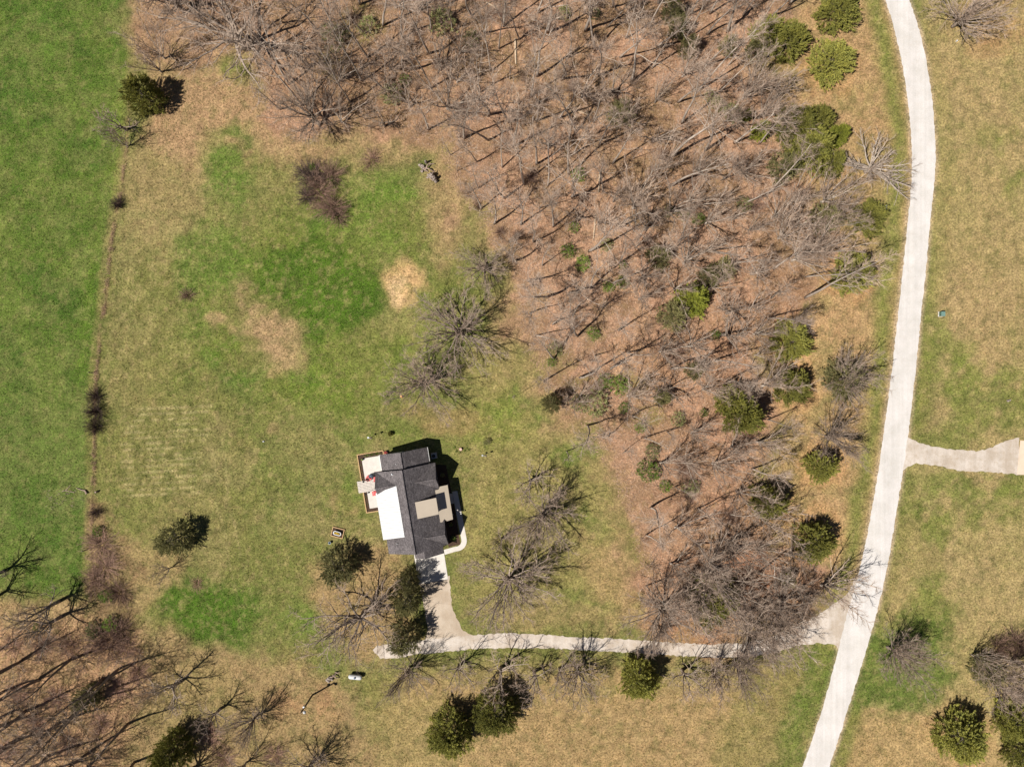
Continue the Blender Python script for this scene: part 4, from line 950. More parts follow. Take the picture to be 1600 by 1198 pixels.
for i, (px, py, sx, sy, H, lab) in enumerate([(151, 620, .6, .8, 1.7, 'upper part of the dark bush row on the fence line'), (152, 643, .75, .9, 1.8, 'middle part of the dark bush row on the fence line'),
    (151, 666, .75, .8, 1.7, 'lower part of the dark bush row on the fence line'), (186, 320, .5, .7, 1.4, 'small dark bush high on the fence line'), (152, 800, .65, .5, 1.2, 'dark low bush on the fence line below the fallen branch'),
    (160, 850, 1.1, 1.4, 1.1, 'sprawling brown brush low on the fence line'), (165, 885, 1.2, 1.2, 1.0, 'brown brush below the sprawling brush on the fence line'), (150, 905, .9, 1.2, 1.2, 'brown brush at the lower end of the green field'),
    (188, 925, 1.0, 1.2, 1.5, 'dark brush where the fence line meets the grove'), (170, 1000, 1.5, 1.6, 1.9, 'wide dark thicket bush above the lower left grove'), (190, 985, 1.1, 1.3, 1.7, 'dark thicket bush right of the green bush at the fence foot')]):
    put_brush(BRUSH_K[i % 2] if i < 5 else BRUSH[i % 3], px, py, sx * 1.15, sy * 1.15, H * 1.15, 1.6, lab, 'brown bushes along the fence line', i)
put_brush(BRUSH[1], 1588, 1005, 1.6, 1.4, 2.6, 1.6, 'brown bare bush at the right edge above the thicket', 'bushes of the lower right thicket', 3)
put_brush(BRUSH[2], 1560, 1010, 1.2, 1.0, 2.0, 1.6, 'small brown bare bush behind the leafless trees of the lower right thicket', 'bushes of the lower right thicket', 5)
for k_, (px, py) in enumerate(((20, 1010), (70, 1010), (110, 1010), (200, 1010), (215, 1050), (185, 1075), (30, 1085), (90, 1090), (160, 1130), (60, 1130), (10, 1170), (105, 1160), (330, 1150), (350, 1185), (430, 1180))):
    put_brush(BRUSH_R, px, py, 1.2, 1.1, .9, 1.3, 'low reddish brown brush on the leaf covered ground at lower left', 'low brush of the lower left grove', k_)
rg = random.Random(33)
UZ = [('low bare brown sapling clump in the upper half of the wood', 'bare sapling clumps of the upper wood'), ('low bare brown sapling clump in the lower half of the wood', 'bare sapling clumps of the lower wood')]
n = 0; ub = []
while n < 60:
    px = rg.uniform(300, 1260); py = rg.uniform(5, 985)
    if not inside(px, py, WOOD) or (px < 480 and py < 150): continue
    if any((px - a) ** 2 + (py - b_) ** 2 < 500 for a, b_ in ub): continue
    ub.append((px, py)); z = UZ[0] if py < 470 else UZ[1]; k = rg.random(); s1 = rg.uniform(.5, 1.15)
    if k < .65: put_brush(rg.choice(BRUSH_G), px, py, s1, s1 * rg.uniform(.8, 1.2), rg.uniform(1.8, 3.6), 3.0, z[0], z[1], n, 'sapling_clump')
    else: put_brush(rg.choice(BRUSH), px, py, s1 * .8, s1 * .9, rg.uniform(.8, 1.6), 1.6, z[0], z[1], n, 'sapling_clump')
    n += 1
for px, py, s1 in ((310, 70, .9), (240, 45, .8), (130, 1030, 1.1), (60, 1005, .9), (30, 1045, 1), (230, 1085, .9), (150, 1150, 1), (95, 1000, 1.0), (180, 1030, 1.1), (60, 1160, 1), (215, 1020, .9)):
    put_brush(rg.choice(BRUSH_G), px, py, s1, s1, 2.2, 3.0, 'bare brown sapling clump beside the trees along the left side', 'bare sapling clumps on the left side', n, 'sapling_clump'); n += 1

# uncountable ground cover: dry weeds on the fence line, litter and sticks in the wood, grass tufts
def ground_col(P):
    i = np.clip(np.searchsorted(gx, P[:, 0]), 0, len(gx) - 1); j = np.clip(np.searchsorted(gy, P[:, 1]), 0, len(gy) - 1); return C[j, i]
def attr_mat(name):
    m = bpy.data.materials.new(name); t, N, L, b = nodes(m); at = N.new('ShaderNodeAttribute'); at.attribute_name = 'Col'
    L.new(at.outputs['Color'], b.inputs['Base Color']); b.inputs['Roughness'].default_value = .9; b.inputs['Specular IOR Level'].default_value = .1; return m
def sticks(name, P, label_kind, mt, Lr, r, tilt, seed, gcol=None):
    rng = np.random.RandomState(seed); n = len(P); az = rng.uniform(0, 6.28, n); el = rng.uniform(tilt[0], tilt[1], n); L = rng.uniform(Lr[0], Lr[1], n)[:, None]
    d = np.stack([np.cos(az) * np.cos(el), np.sin(az) * np.cos(el), np.sin(el)], 1); c = np.concatenate([P, np.full((n, 1), .02)], 1)
    u = np.stack([-np.sin(az), np.cos(az), np.zeros(n)], 1) * (r * rng.uniform(.5, 1.5, (n, 1))); w_ = np.cross(d, u)
    v = np.stack([c - u, c + u, c + w_ * 1.3, c + d * L], 1).reshape(-1, 3); o = np.arange(n)[:, None] * 4
    f = np.concatenate([o + [0, 1, 3], o + [1, 2, 3], o + [2, 0, 3]], 0)
    cc = None
    if gcol is not None: cc = np.repeat(np.clip(ground_col(P) * (np.array(gcol[0]) * rng.uniform(gcol[1], gcol[2], (n, 1))), 0, .8), 4, 0)
    return tag(link(bpy.data.objects.new(name, tri_mesh(name, v, f, mt, cols=cc))), kind='stuff')
rng = np.random.RandomState(3)
def scatter(n, cond, box):
    px = rng.uniform(box[0], box[2], n); py = rng.uniform(box[1], box[3], n); k = cond(px, py); px = px[k]; py = py[k]
    return np.stack([(px - 800) / PXM, (599 - py) / PXM], 1)
fl = lambda y: np.interp(y, [p[1] for p in FENCE], [p[0] for p in FENCE])
P = scatter(60000, lambda x, y: (np.abs(x - fl(y) - 1) < .6 + 4.2 * vn(x, y, 9, 3)) & (vn(x, y, 11, 5) > .42) & (rng.rand(len(x)) < .7), (135, 230, 215, 940))
sticks('fence_line_weeds', P, '', M['brush'], (.25, .85), .022, (.7, 1.5), 5)
P = scatter(16000, lambda x, y: (sdpoly(x, y, WOOD) < 5), (220, -60, 1320, 1000))
sticks('fallen_twigs', P, '', M['bark_grey'], (.3, 1.5), .018, (0, .12), 6)
M['leaf_litter'] = mat('leaf_litter', (.36, .235, .155), .9, .1, c2=(.20, .13, .085), sc=1.5)
def flakes(name, P, mt, size, hmax, seed):
    rng = np.random.RandomState(seed); n = len(P); c = np.concatenate([P, rng.uniform(.01, hmax, (n, 1))], 1); az = rng.uniform(0, 6.28, n)
    tl = rng.normal(0, .35, (n, 2)); s_ = size * rng.uniform(.5, 1.5, (n, 1))
    a = np.stack([np.cos(az), np.sin(az), tl[:, 0]], 1) * s_; b_ = np.stack([-np.sin(az), np.cos(az), tl[:, 1]], 1) * s_ * .7
    v = np.stack([c - a, c + b_, c + a, c - b_], 1).reshape(-1, 3); v[:, 2] = np.maximum(v[:, 2], .005)
    return tag(link(bpy.data.objects.new(name, tri_mesh(name, v, np.arange(4 * n).reshape(-1, 4), mt))), kind='stuff')
P = scatter(150000, lambda x, y: (sdpoly(x, y, WOOD) < 12 * rng.rand(len(x))) & (vn(x, y, 14, 9) > .25), (220, -30, 1320, 1010))
flakes('fallen_leaves', P, M['leaf_litter'], .11, .10, 8)
M['grass'] = attr_mat('grass')
def tufts(name, P, mt, Lr, r, seed, k=3, gcol=None):
    P = np.repeat(P, k, 0) + np.random.RandomState(seed).normal(0, .05, (len(P) * k, 2)); return sticks(name, P, '', mt, Lr, r, (.5, 1.4), seed, gcol)
notwood = lambda x, y: (sdpoly(x, y, WOOD) > 8)
offroad = lambda x, y: (x < np.interp(y, [r[0] for r in ROAD], [r[1] for r in ROAD]) - 3) | (x > np.interp(y, [r[0] for r in ROAD], [r[2] for r in ROAD]) + 3)
HOUSE = [(556, 700), (700, 670), (735, 860), (705, 910), (655, 912), (572, 808)]
clear = lambda x, y: offroad(x, y) & (sdpoly(x, y, HOUSE) > 2) & (sdpoly(x, y, DRV) > 2) & (sdpoly(x, y, [(650, 900), (705, 895), (745, 1000), (655, 1005)]) > 0) & (sdpoly(x, y, [(1400, 680), (1460, 696), (1530, 704), (1592, 682), (1760, 690), (1760, 755), (1500, 738), (1400, 740)]) > 1)
P = scatter(150000, lambda x, y: clear(x, y) & notwood(x, y) & (vn(x, y, 9, 4) > .35), (-30, -30, 1630, 1230))
tufts('grass_tufts', P, M['grass'], (.10, .28), .022, 12, gcol=((.85, 1.0, .75), .45, 1.5))
P = scatter(90000, lambda x, y: clear(x, y) & notwood(x, y) & (vn(x, y, 15, 14) > .5), (-30, -30, 1630, 1230))
M['straw'] = attr_mat('straw')
tufts('straw_tufts', P, M['straw'], (.10, .30), .02, 13, 2, gcol=((1.15, 1.0, 1.0), .9, 2.0))

# fallen logs in the wood
for i, (x0, y0, x1, y1, r0, lab) in enumerate([(851, 130, 866, 146, .16, 'pale barkless log beside the trail, upper one'), (887, 168, 900, 184, .14, 'pale barkless log beside the trail, middle one'), (938, 266, 935, 300, .20, 'thick pale log lying straight down beside the trail'),
    (931, 335, 927, 372, .15, 'pale log at the lower end of the trail'), (805, 62, 806, 100, .2, 'pale broken log at the top of the trail'), (890, 172, 925, 180, .10, 'thin fallen trunk across the trail in the upper wood'),
    (760, 5, 790, 22, .12, 'fallen pale trunk at the top edge of the wood'), (950, 405, 952, 428, .09, 'short fallen stick log in the middle of the wood')]):
    a_ = G(x0, y0); b_ = G(x1, y1); bl = MB(); pp = [(a_[0] + (b_[0] - a_[0]) * t_, a_[1] + (b_[1] - a_[1]) * t_ + math.sin(t_ * 5) * .12, r0 * .8) for t_ in (0, .25, .5, .75, 1)]
    bl.tube(pp, [r0, r0 * .95, r0 * .9, r0 * .8, r0 * .6], 8)
    m_ = pp[2]; bl.tube([m_, (m_[0] + .5, m_[1] + .5, .5)], [r0 * .4, .02], 5)
    tag(bl.build('fallen_log', mat('log_wood', (.50, .38, .26), .8, .2, var=.2, sc=4, bmp=.01), smooth=True), lab, 'log', 'fallen logs in the wood')
print('vegetation ok')

# ------------------------------------------------------------------ the house (local axes: X to its right side, Y along the ridge)
M['shingle'] = None
def shingle_mat():
    m = bpy.data.materials.new('asphalt_shingle'); t, N, L, b = nodes(m)
    tc = N.new('ShaderNodeTexCoord'); co = tc.outputs['Object']
    br = N.new('ShaderNodeTexBrick'); mp = N.new('ShaderNodeMapping'); L.new(co, mp.inputs[0]); mp.inputs['Rotation'].default_value = (0, 0, R(90)); L.new(mp.outputs[0], br.inputs[0])
    br.inputs['Scale'].default_value = 2.4; br.inputs['Brick Width'].default_value = .9; br.inputs['Row Height'].default_value = .30; br.inputs['Mortar Size'].default_value = .02
    br.inputs['Color1'].default_value = (.125, .11, .11, 1); br.inputs['Color2'].default_value = (.075, .066, .067, 1); br.inputs['Mortar'].default_value = (.04, .036, .037, 1)
    n = noise(N, L, co, 5, 5, .75); n2 = noise(N, L, co, .5, 3, .6)
    col = scale_col(N, L, br.outputs['Color'], ramp(N, L, n, .3, .7, .4, 1.7)); col = scale_col(N, L, col, ramp(N, L, n2, .3, .7, .8, 1.25))
    L.new(col, b.inputs['Base Color']); b.inputs['Roughness'].default_value = .9; b.inputs['Specular IOR Level'].default_value = .2
    bump(N, L, b, n, .02); return m
M['shingle'] = shingle_mat()
M['metal_white'] = mat('metal_white', (.46, .46, .455), .5, .4, var=.03, sc=1)
M['metal_tan'] = mat('metal_tan', (.42, .355, .275), .5, .4, var=.03, sc=.8)
M['siding'] = mat('siding', (.62, .60, .56), .7, .3, var=.04, sc=2)
M['trim'] = mat('trim', (.72, .71, .68), .5, .4, var=.03)
M['glass'] = mat('glass', (.03, .035, .04), .08, .8, var=.05)
M['mulch'] = mat('mulch', (.085, .052, .036), .95, .1, var=.3, sc=14, bmp=.04)
M['timber'] = mat('timber', (.48, .32, .16), .8, .2, var=.18, sc=5)
M['striped'] = mat('striped', (.50, .45, .40), .8, .2, var=.1, sc=5)
M['red'] = mat('red', (.50, .03, .03), .5, .4, var=.1)
M['black'] = mat('black', (.02, .02, .022), .5, .4, var=.1)
M['steel'] = mat('steel', (.35, .36, .37), .4, .5, .4, var=.05)
M['door'] = mat('door', (.30, .12, .07), .5, .4, var=.1)
a = R(9.3); hx, hy = G(627.6, 734.5, 7.0)
H0 = empty('house', (hx, hy, 0), a)
tag(H0, 'one storey house with dark shingle roof, white metal porch roof and tan flat roofs', 'house')
def L2W(x, y): return (hx + x * math.cos(a) - y * math.sin(a), hy + x * math.sin(a) + y * math.cos(a))
EV, RD, TH = 3.2, 7.0, .18; SL = (RD - EV) / 4.95
def gable(mb, x0, x1, xr, y0, y1, ze, zr, t=TH):
    """gable roof, ridge along Y at x=xr"""
    mb.slab([(x0, y0, ze), (xr, y0, zr), (xr, y1, zr), (x0, y1, ze)], t); mb.slab([(xr, y0, zr), (x1, y0, ze), (x1, y1, ze), (xr, y1, zr)], t)
# walls
b = MB(); b.prism([(-4.5, -13.3), (4.5, -13.3), (4.5, -.25), (-4.5, -.25)], 0, 3.05); b.prism([(-3.55, -.247), (3.7, -.247), (3.7, 2.45), (-3.55, 2.45)], 0, 3.05)
b.prism([(-.3, -14.55), (3.7, -14.55), (3.7, -13.303), (-.3, -13.303)], 0, 3.1)
for y0, y1 in ((-.45, -.25), (-13.3, -13.1)):                      # gable ends
    b.add([(-4.5, y0, 3.05), (4.5, y0, 3.05), (0, y0, 3.05 + 4.5 * SL - .02), (-4.5, y1, 3.05), (4.5, y1, 3.05), (0, y1, 3.05 + 4.5 * SL - .02)], [(0, 1, 2), (5, 4, 3), (0, 3, 4, 1), (1, 4, 5, 2), (2, 5, 3, 0)])
b.add([(-3.55, 2.45, 3.05), (3.7, 2.45, 3.05), (.08, 2.45, 5.9), (-3.55, 2.2, 3.05), (3.7, 2.2, 3.05), (.08, 2.2, 5.9)], [(1, 0, 2), (3, 4, 5), (0, 1, 4, 3), (1, 2, 5, 4), (2, 0, 3, 5)])
b.add([(-.3, -14.55, 3.1), (3.7, -14.55, 3.1), (1.2, -14.55, 5.2), (-.3, -14.3, 3.1), (3.7, -14.3, 3.1), (1.2, -14.3, 5.2)], [(0, 1, 2), (5, 4, 3), (0, 3, 4, 1), (1, 4, 5, 2), (2, 5, 3, 0)])
for yc, s_ in ((-2.2, 1), (-11.6, 1)):
    b.add([(4.45, yc - 1.85, 3.05), (4.45, yc + 1.85, 3.05), (4.45, yc, 5.4), (4.25, yc - 1.85, 3.05), (4.25, yc + 1.85, 3.05), (4.25, yc, 5.4)], [(0, 1, 2), (5, 4, 3), (0, 3, 4, 1), (1, 4, 5, 2), (2, 5, 3, 0)])
b.add([(-4.45, -4.2, 3.05), (-4.45, -.4, 3.05), (-4.45, -2.3, 5.35), (-4.25, -4.2, 3.05), (-4.25, -.4, 3.05), (-4.25, -2.3, 5.35)], [(1, 0, 2), (3, 4, 5), (0, 1, 4, 3), (1, 2, 5, 4), (2, 0, 3, 5)])
b.build('wall', M['siding'], H0)
# main shingle roof: all shingled slopes in one mesh
b = MB(); gable(b, -4.95, 4.95, 0, -13.6, 0, EV, RD)
b.slab([(-4.98, -2.3, 5.72), (-4.98, -4.75, 3.18), (-1.0, -4.75, 3.18), (-1.0, -2.3, 5.72)], .14); b.slab([(-4.98, .06, 3.18), (-4.98, -2.3, 5.72), (-1.0, -2.3, 5.72), (-1.0, .06, 3.18)], .14)
for yn, yr, ys in ((-.03, -2.4, -4.28), (-9.5, -11.45, -13.64)):
    b.slab([(1.0, yn, 3.19), (1.0, yr, 5.80), (4.98, yr, 5.80), (4.98, yn, 3.19)], .14); b.slab([(1.0, yr, 5.80), (1.0, ys, 3.19), (4.98, ys, 3.19), (4.98, yr, 5.80)], .14)
# keep only the parts that rise above the main slope: cut the hidden triangles by moving the inner edges to the valley
b.slab([(-.62, -13.62, 4.05), (-.62, -14.85, 4.05), (1.2, -14.85, 5.62), (1.2, -13.62, 5.62)], .13); b.slab([(1.2, -13.62, 5.62), (1.2, -14.85, 5.62), (4.02, -14.9, 3.35), (4.02, -13.62, 3.35)], .13)
gable(b, -3.87, 4.05, .08, .02, 2.72, EV, 6.2, .16)
rf = b.build('roof', M['shingle'], H0)
b = MB(); b.tube([(0, -13.6, RD + .02), (0, 0, RD + .02)], .09, 6); b.tube([(.08, .05, 6.22), (.08, 2.72, 6.22)], .08, 6); b.tube([(1.35, -11.45, 5.84), (4.98, -11.45, 5.82)], .06, 6); b.tube([(1.4, -2.4, 5.84), (4.98, -2.4, 5.82)], .06, 6)
b.tube([(-1.7, -2.3, 5.74), (-4.98, -2.3, 5.74)], .06, 6); b.build('ridge_cap', M['shingle'], rf)
b = MB(); b.box(-2.0, -1.72, -.62, -.42, 4.9, 5.75); b.tube([(-1.86, -.52, 5.7), (-1.86, -.52, 5.95)], .09, 8)
b.build('roof_vent', M['steel'], rf)
b = MB(); b.tube([(-1.0, 1.0, 5.0), (-1.0, 1.0, 5.85)], .05, 8); b.build('vent_pipe', M['steel'], rf)
b = MB(); b.tube([(-3.0, -11.8, 4.4), (-3.0, -11.8, 5.1)], .05, 8); b.build('vent_pipe', M['steel'], rf)
# white standing seam porch roof
b = MB(); P0 = [(-5.25, -3.25, 4.35), (-5.25, -10.95, 4.35), (-1.43, -10.75, 6.02), (-1.43, -2.45, 6.02)]; b.slab(P0, .08)
for k in range(18):
    y = -3.3 - k * .43; 
    if y > -10.75: b.box(-5.25, -1.43, y - .015, y + .015, 0, 0.001)
b = MB(); b.slab(P0, .08)
for k in range(19):
    y = -3.25 - k * .42
    if y > -10.8:
        dx = -5.25
        b.add([(dx, y - .02, 4.36), (dx, y + .02, 4.36), (-1.43, y + .02, 6.03), (-1.43, y - .02, 6.03), (dx, y, 4.40), (-1.43, y, 6.07)], [(0, 3, 5, 4), (1, 4, 5, 2), (0, 4, 1), (3, 2, 5)])
b.build('porch_roof', M['metal_white'], H0)
b = MB()
for y in (-5.0, -8.0, -10.7): b.box(-5.12, -4.97, y - .075, y + .075, 0, 4.25)
b.add([(-5.1, -10.72, 4.3), (-4.4, -10.72, 3.4), (-4.4, -10.72, 4.62), (-5.1, -10.66, 4.3), (-4.4, -10.66, 3.4), (-4.4, -10.66, 4.62)], [(0, 1, 2), (5, 4, 3), (0, 3, 4, 1), (1, 4, 5, 2), (2, 5, 3, 0)])
b.build('porch_post', M['trim'], H0)
# tan shed dormer and flat entry roof
b = MB(); b.slab([(1.12, -5.5, 6.15), (1.12, -8.2, 6.15), (4.45, -8.15, 5.2), (4.45, -5.45, 5.2)], .12)
dm = b.build('dormer_roof', M['metal_tan'], H0)
b = MB(); b.prism([(1.4, -8.0), (4.3, -7.96), (4.3, -5.66), (1.4, -5.7)], [3.0] * 4, [5.94, 5.11, 5.11, 5.94]); b.build('dormer_wall', M['siding'], H0)
b = MB(); zz = lambda x: 3.80 - (x - 4.05) * .40
PR = [(4.0, -9.72), (4.62, -9.78), (5.0, -9.36), (5.35, -9.8), (6.33, -9.72), (6.36, -4.0), (5.12, -4.0), (4.85, -4.42), (4.0, -4.43)]
b.slab([(x, y, zz(x)) for x, y in PR], .14); b.build('entry_roof', M['metal_tan'], H0)
b = MB()
for y in (-4.3, -9.4): b.box(6.0, 6.16, y - .08, y + .08, 0, 2.85)
b.build('entry_post', M['trim'], H0)
# fascia and gutters
b = MB()
for x, y0, y1 in ((5.0, -9.45, -4.3),):
    b.tube([(x, y0, 3.08), (x, y1, 3.08)], .07, 6)
b.tube([(4.1, .35, 3.06), (4.1, 2.7, 3.06)], .07, 6); b.tube([(-3.92, .2, 3.06), (-3.92, 2.7, 3.06)], .07, 6); b.build('gutter', M['trim'], H0)
# openings
def window(cx, cy, w_, z0, z1, ax):
    f = MB(); g = MB(); t = .05
    if ax == 'x':
        s_ = 1 if cx > 0 else -1; X0, X1 = sorted((cx + .002 * s_, cx + .05 * s_)); f.box(X0, X1, cy - w_ / 2 - .06, cy + w_ / 2 + .06, z0 - .08, z1 + .08)
        X0, X1 = sorted((cx + .02 * s_, cx + .062 * s_)); g.box(X0, X1, cy - w_ / 2, cy - .02, z0, z1); g.box(X0, X1, cy + .02, cy + w_ / 2, z0, z1)
    else:
        s_ = 1 if cy > -5 else -1; Y0, Y1 = sorted((cy + .002 * s_, cy + .05 * s_)); f.box(cx - w_ / 2 - .06, cx + w_ / 2 + .06, Y0, Y1, z0 - .08, z1 + .08)
        Y0, Y1 = sorted((cy + .02 * s_, cy + .062 * s_)); g.box(cx - w_ / 2, cx - .02, Y0, Y1, z0, z1); g.box(cx + .02, cx + w_ / 2, Y0, Y1, z0, z1)
    o = f.build('window', M['trim'], H0); g.build('pane', M['glass'], o)
for q_ in ((4.5, -2.2, 1.5, .9, 2.3, 'x'), (4.5, -11.6, 1.5, .9, 2.3, 'x'), (-4.5, -6.0, 1.8, .4, 2.3, 'x'), (-4.5, -9.2, 1.5, .9, 2.3, 'x'), (-4.5, -12.2, 1.2, .9, 2.3, 'x'), (.5, 2.45, 1.5, .9, 2.3, 'y'),
           (3.7, 1.2, 1.2, .9, 2.3, 'x'), (4.3, -6.8, 1.2, 4.1, 4.9, 'x')): window(*q_)
b = MB(); b.box(4.502, 4.56, -7.4, -6.4, 0, 2.15); d_ = b.build('door', M['door'], H0); b = MB(); b.box(4.562, 4.62, -7.32, -7.26, 1.0, 1.1); b.build('handle', M['steel'], d_)
b = MB(); b.box(-4.56, -4.502, -3.6, -1.7, 0, 2.15); d_ = b.build('door', M['trim'], H0); b = MB(); b.box(-4.60, -4.562, -3.5, -2.72, .1, 2.05); b.box(-4.60, -4.562, -2.58, -1.8, .1, 2.05); b.build('pane', M['glass'], d_)
b = MB()
for k in range(4): b.box(-.1, 3.5, -14.6, -14.552, .02 + k * .58, .57 + k * .58)
b.build('garage_door', M['trim'], H0)

def hobj(name, b, m, label, cat, group=None, smooth=False):
    o = b.build(name, m, None, smooth); o.location = (hx, hy, 0); o.rotation_euler = (0, 0, a); return tag(o, label, cat, group)
def hstruct(name, b, m):
    o = b.build(name, m); o.location = (hx, hy, 0); o.rotation_euler = (0, 0, a); return tag(o, kind='structure')
# paved surfaces
b = MB(); b.prism([(-7.56, -6.17), (-4.52, -6.17), (-4.52, -.4), (-3.57, -.2), (-3.57, 2.36), (-7.56, 2.36)], -.05, .06); hstruct('patio', b, M['concrete'])
b = MB(); b.prism([(-1.46, -20.1), (3.56, -20.07), (3.60, -14.62), (-1.46, -14.62)], -.05, .05); hstruct('garage_driveway', b, M['concrete'])
# curved front walk
b = MB(); outer = [(3.66, -15.9), (5.6, -15.65)]; inner = [(3.66, -15.05), (5.4, -14.85)]
for k in range(9):
    t_ = R(-90 + 90 * k / 8); outer.append((6.0 + 1.75 * math.cos(t_), -13.9 + 1.75 * math.sin(t_))); inner.append((5.9 + .95 * math.cos(t_), -13.9 + .95 * math.sin(t_)))
outer += [(7.5, -5.6)]; inner += [(6.62, -5.6)]
n_ = len(outer)
for i in range(n_ - 1): b.prism([inner[i], outer[i], outer[i + 1], inner[i + 1]], -.05, .045)
b.prism([(4.52, -7.6), (6.6, -7.6), (6.6, -5.9), (4.52, -5.9)], -.05, .05)
hstruct('front_walk', b, M['concrete'])
# planting beds
b = MB(); b.prism([(4.52, -14.75), (6.55, -14.6), (6.6, -7.7), (4.52, -7.7)], -.05, .03); b.prism([(4.52, -5.8), (6.5, -5.8), (6.3, -1.0), (4.52, -.6)], -.05, .03)
b.prism([(-8.1, -6.7), (-4.52, -6.7), (-4.52, -6.19), (-7.58, -6.19), (-7.58, 2.38), (-3.7, 2.38), (-3.7, 3.04), (-8.1, 3.04)], -.05, .035)
hstruct('mulch_bed', b, M['mulch'])
b = MB()
for x0, x1, y0, y1 in ((-8.26, -8.10, -6.86, 3.2), (-8.1, -3.72, 3.04, 3.2), (-3.84, -3.7, 2.5, 3.04), (-8.1, -4.55, -6.86, -6.7)): b.box(x0, x1, y0, y1, -.05, .2)
hobj('garden_edging', b, M['timber'], 'pale timber edging round the mulch bed beside the patio', 'edging')
b = MB()
for k in range(8):  # gaps between the boards stand in for stripes of shade on the step
    y = -1.36 - k * .245; b.box(-8.95 + .03 * (k % 2), -5.95, y - .21, y, .21, .26)
b.box(-8.8, -8.7, -3.3, -1.3, 0, .207); b.box(-6.2, -6.1, -3.3, -1.3, .065, .207)
hobj('shade_striped_walkway', b, M['striped'], 'grey plank step crossing the mulch bed onto the patio, gaps standing in for shade', 'walkway')
# patio furniture
def chair(x, y, rz, label, mt=M['red']):
    px_, py_ = L2W(x, y); e = empty('patio_chair', (px_, py_, .06), a + rz); tag(e, label, 'chair', 'red patio chairs')
    b = MB()
    for k in range(5): b.box(-.3 + k * .12, -.2 + k * .12, -.3, .3, .36, .39)
    b.build('seat', mt, e); b = MB()
    for k in range(5): b.add([(-.3, -.3 + k * .12, .36), (-.3, -.2 + k * .12, .36), (-.52, -.2 + k * .12, 1.0), (-.52, -.3 + k * .12, 1.0), (-.33, -.3 + k * .12, .36), (-.33, -.2 + k * .12, .36), (-.55, -.2 + k * .12, 1.0), (-.55, -.3 + k * .12, 1.0)],
        [(0, 1, 2, 3), (7, 6, 5, 4), (0, 3, 7, 4), (1, 5, 6, 2), (3, 2, 6, 7), (0, 4, 5, 1)])
    b.build('backrest', mt, e)
    for s_ in (-1, 1):
        b = MB(); b.box(-.4, .35, s_ * .36 - .07, s_ * .36 + .07, .56, .59); b.build('armrest', mt, e)
        for xx in (-.28, .28): b = MB(); b.box(xx - .03, xx + .03, s_ * .33 - .03, s_ * .33 + .03, 0, .56); b.build('leg', mt, e)
chair(-6.75, -1.0, R(40), 'red slatted chair by the black post at the top of the plank step'); chair(-5.75, -1.35, R(180), 'red chair half under the roof edge above the plank step')
b = MB(); b.box(-.42, .42, -.36, .36, .42, .5); b.box(-.36, .36, -.3, .3, .36, .418)
t_ = empty('patio_table', (*L2W(-6.22, -3.72), .06), a); tag(t_, 'low red slatted table on the patio just below the plank step', 'table')
b = MB()
for k in range(6): b.box(-.42 + k * .145, -.30 + k * .145, -.38, .38, .44, .47)
b.build('table_top', M['red'], t_)
for sx in (-.34, .34):
    for sy in (-.3, .3): b = MB(); b.box(sx - .03, sx + .03, sy - .03, sy + .03, 0, .44); b.build('leg', M['red'], t_)
for (x, y, lab) in ((-7.3, -1.28, 'black patio post at the upper corner of the plank step'), (-7.28, -3.4, 'black patio post at the lower corner of the plank step')):
    e = empty('patio_post', (*L2W(x, y), .06), a); tag(e, lab, 'post', 'black patio posts')
    b = MB(); b.tube([(0, 0, 0), (0, 0, 2.3)], .035, 8); b.build('pole', M['black'], e)
    b = MB(); b.lathe([(.03, 2.25), (.14, 2.35), (.16, 2.6), (.09, 2.72), (.02, 2.76)], 10); b.build('lantern', M['black'], e)
    b = MB(); b.lathe([(.2, 0), (.2, .05), (.05, .09)], 12); b.build('base', M['black'], e)
e = empty('patio_shade_block', (*L2W(-6.25, -.75), .06), a); tag(e, 'dark blue grey grill on the patio beside the red chairs', 'block')  # shadow by the red chairs, modelled as a dark solid
b = MB(); b.box(-.45, .45, -.25, .25, .1, .85); b.build('body', M['black'], e); b = MB(); b.lathe([(.0, .86), (.36, .87), (.34, 1.02), (.22, 1.12), (.04, 1.16)], 14); b.build('lid', mat('shade_block_lid', (.05, .07, .10), .5), e)
b = MB()
b.lathe([(.10, 0), (.16, .02), (.17, .3), (.19, .32), (.15, .33)], 12, (0, 0, 0)); 
e = empty('patio_pot', (*L2W(-7.42, 2.2), .06), a); tag(e, 'small dark pot on the top left corner of the patio', 'pot'); b.build('pot', M['black'], e)
b = MB(); b.blob((0, 0, .4), .14, random.Random(3)); b.build('plant', M['leaf'], e)
# bed plants
rgp = random.Random(17)
def bed_plant(x, y, r_, m, lab, grp):
    va = LEAFY[m][rgp.randrange(len(LEAFY[m]))]; k = r_ / 2.0; e = empty('bed_plant', (*L2W(x, y), .02), rgp.uniform(0, 6), (k, k, k * 1.1)); tag(e, lab, 'plant', grp)
    link(bpy.data.objects.new('stems', va[0]), e); link(bpy.data.objects.new('leaves', va[1]), e)
for k in range(7): bed_plant(-6.9 + k * .42, 2.72 + .12 * (k % 2), .27, 'leaf' if k % 2 else 'leaf_dull', 'small green plant in the mulch strip along the top of the patio', 'plants in the top patio bed')
for k, y in enumerate((1.3, .1, -.9, -4.2, -5.4)): bed_plant(-7.85, y, .15, 'leaf_dull', 'tiny sprout in the narrow mulch strip left of the patio', 'sprouts in the left patio bed')
bed_plant(5.6, -13.3, .5, 'leaf', 'round green bush in the front bed inside the bend of the walk', 'front bed plants')
bed_plant(5.5, -11.0, .35, 'leaf', 'shaded bush in the front bed under the lower gable', 'front bed plants'); bed_plant(5.5, -8.9, .35, 'leaf', 'shaded bush in the front bed beside the tan entry roof', 'front bed plants')
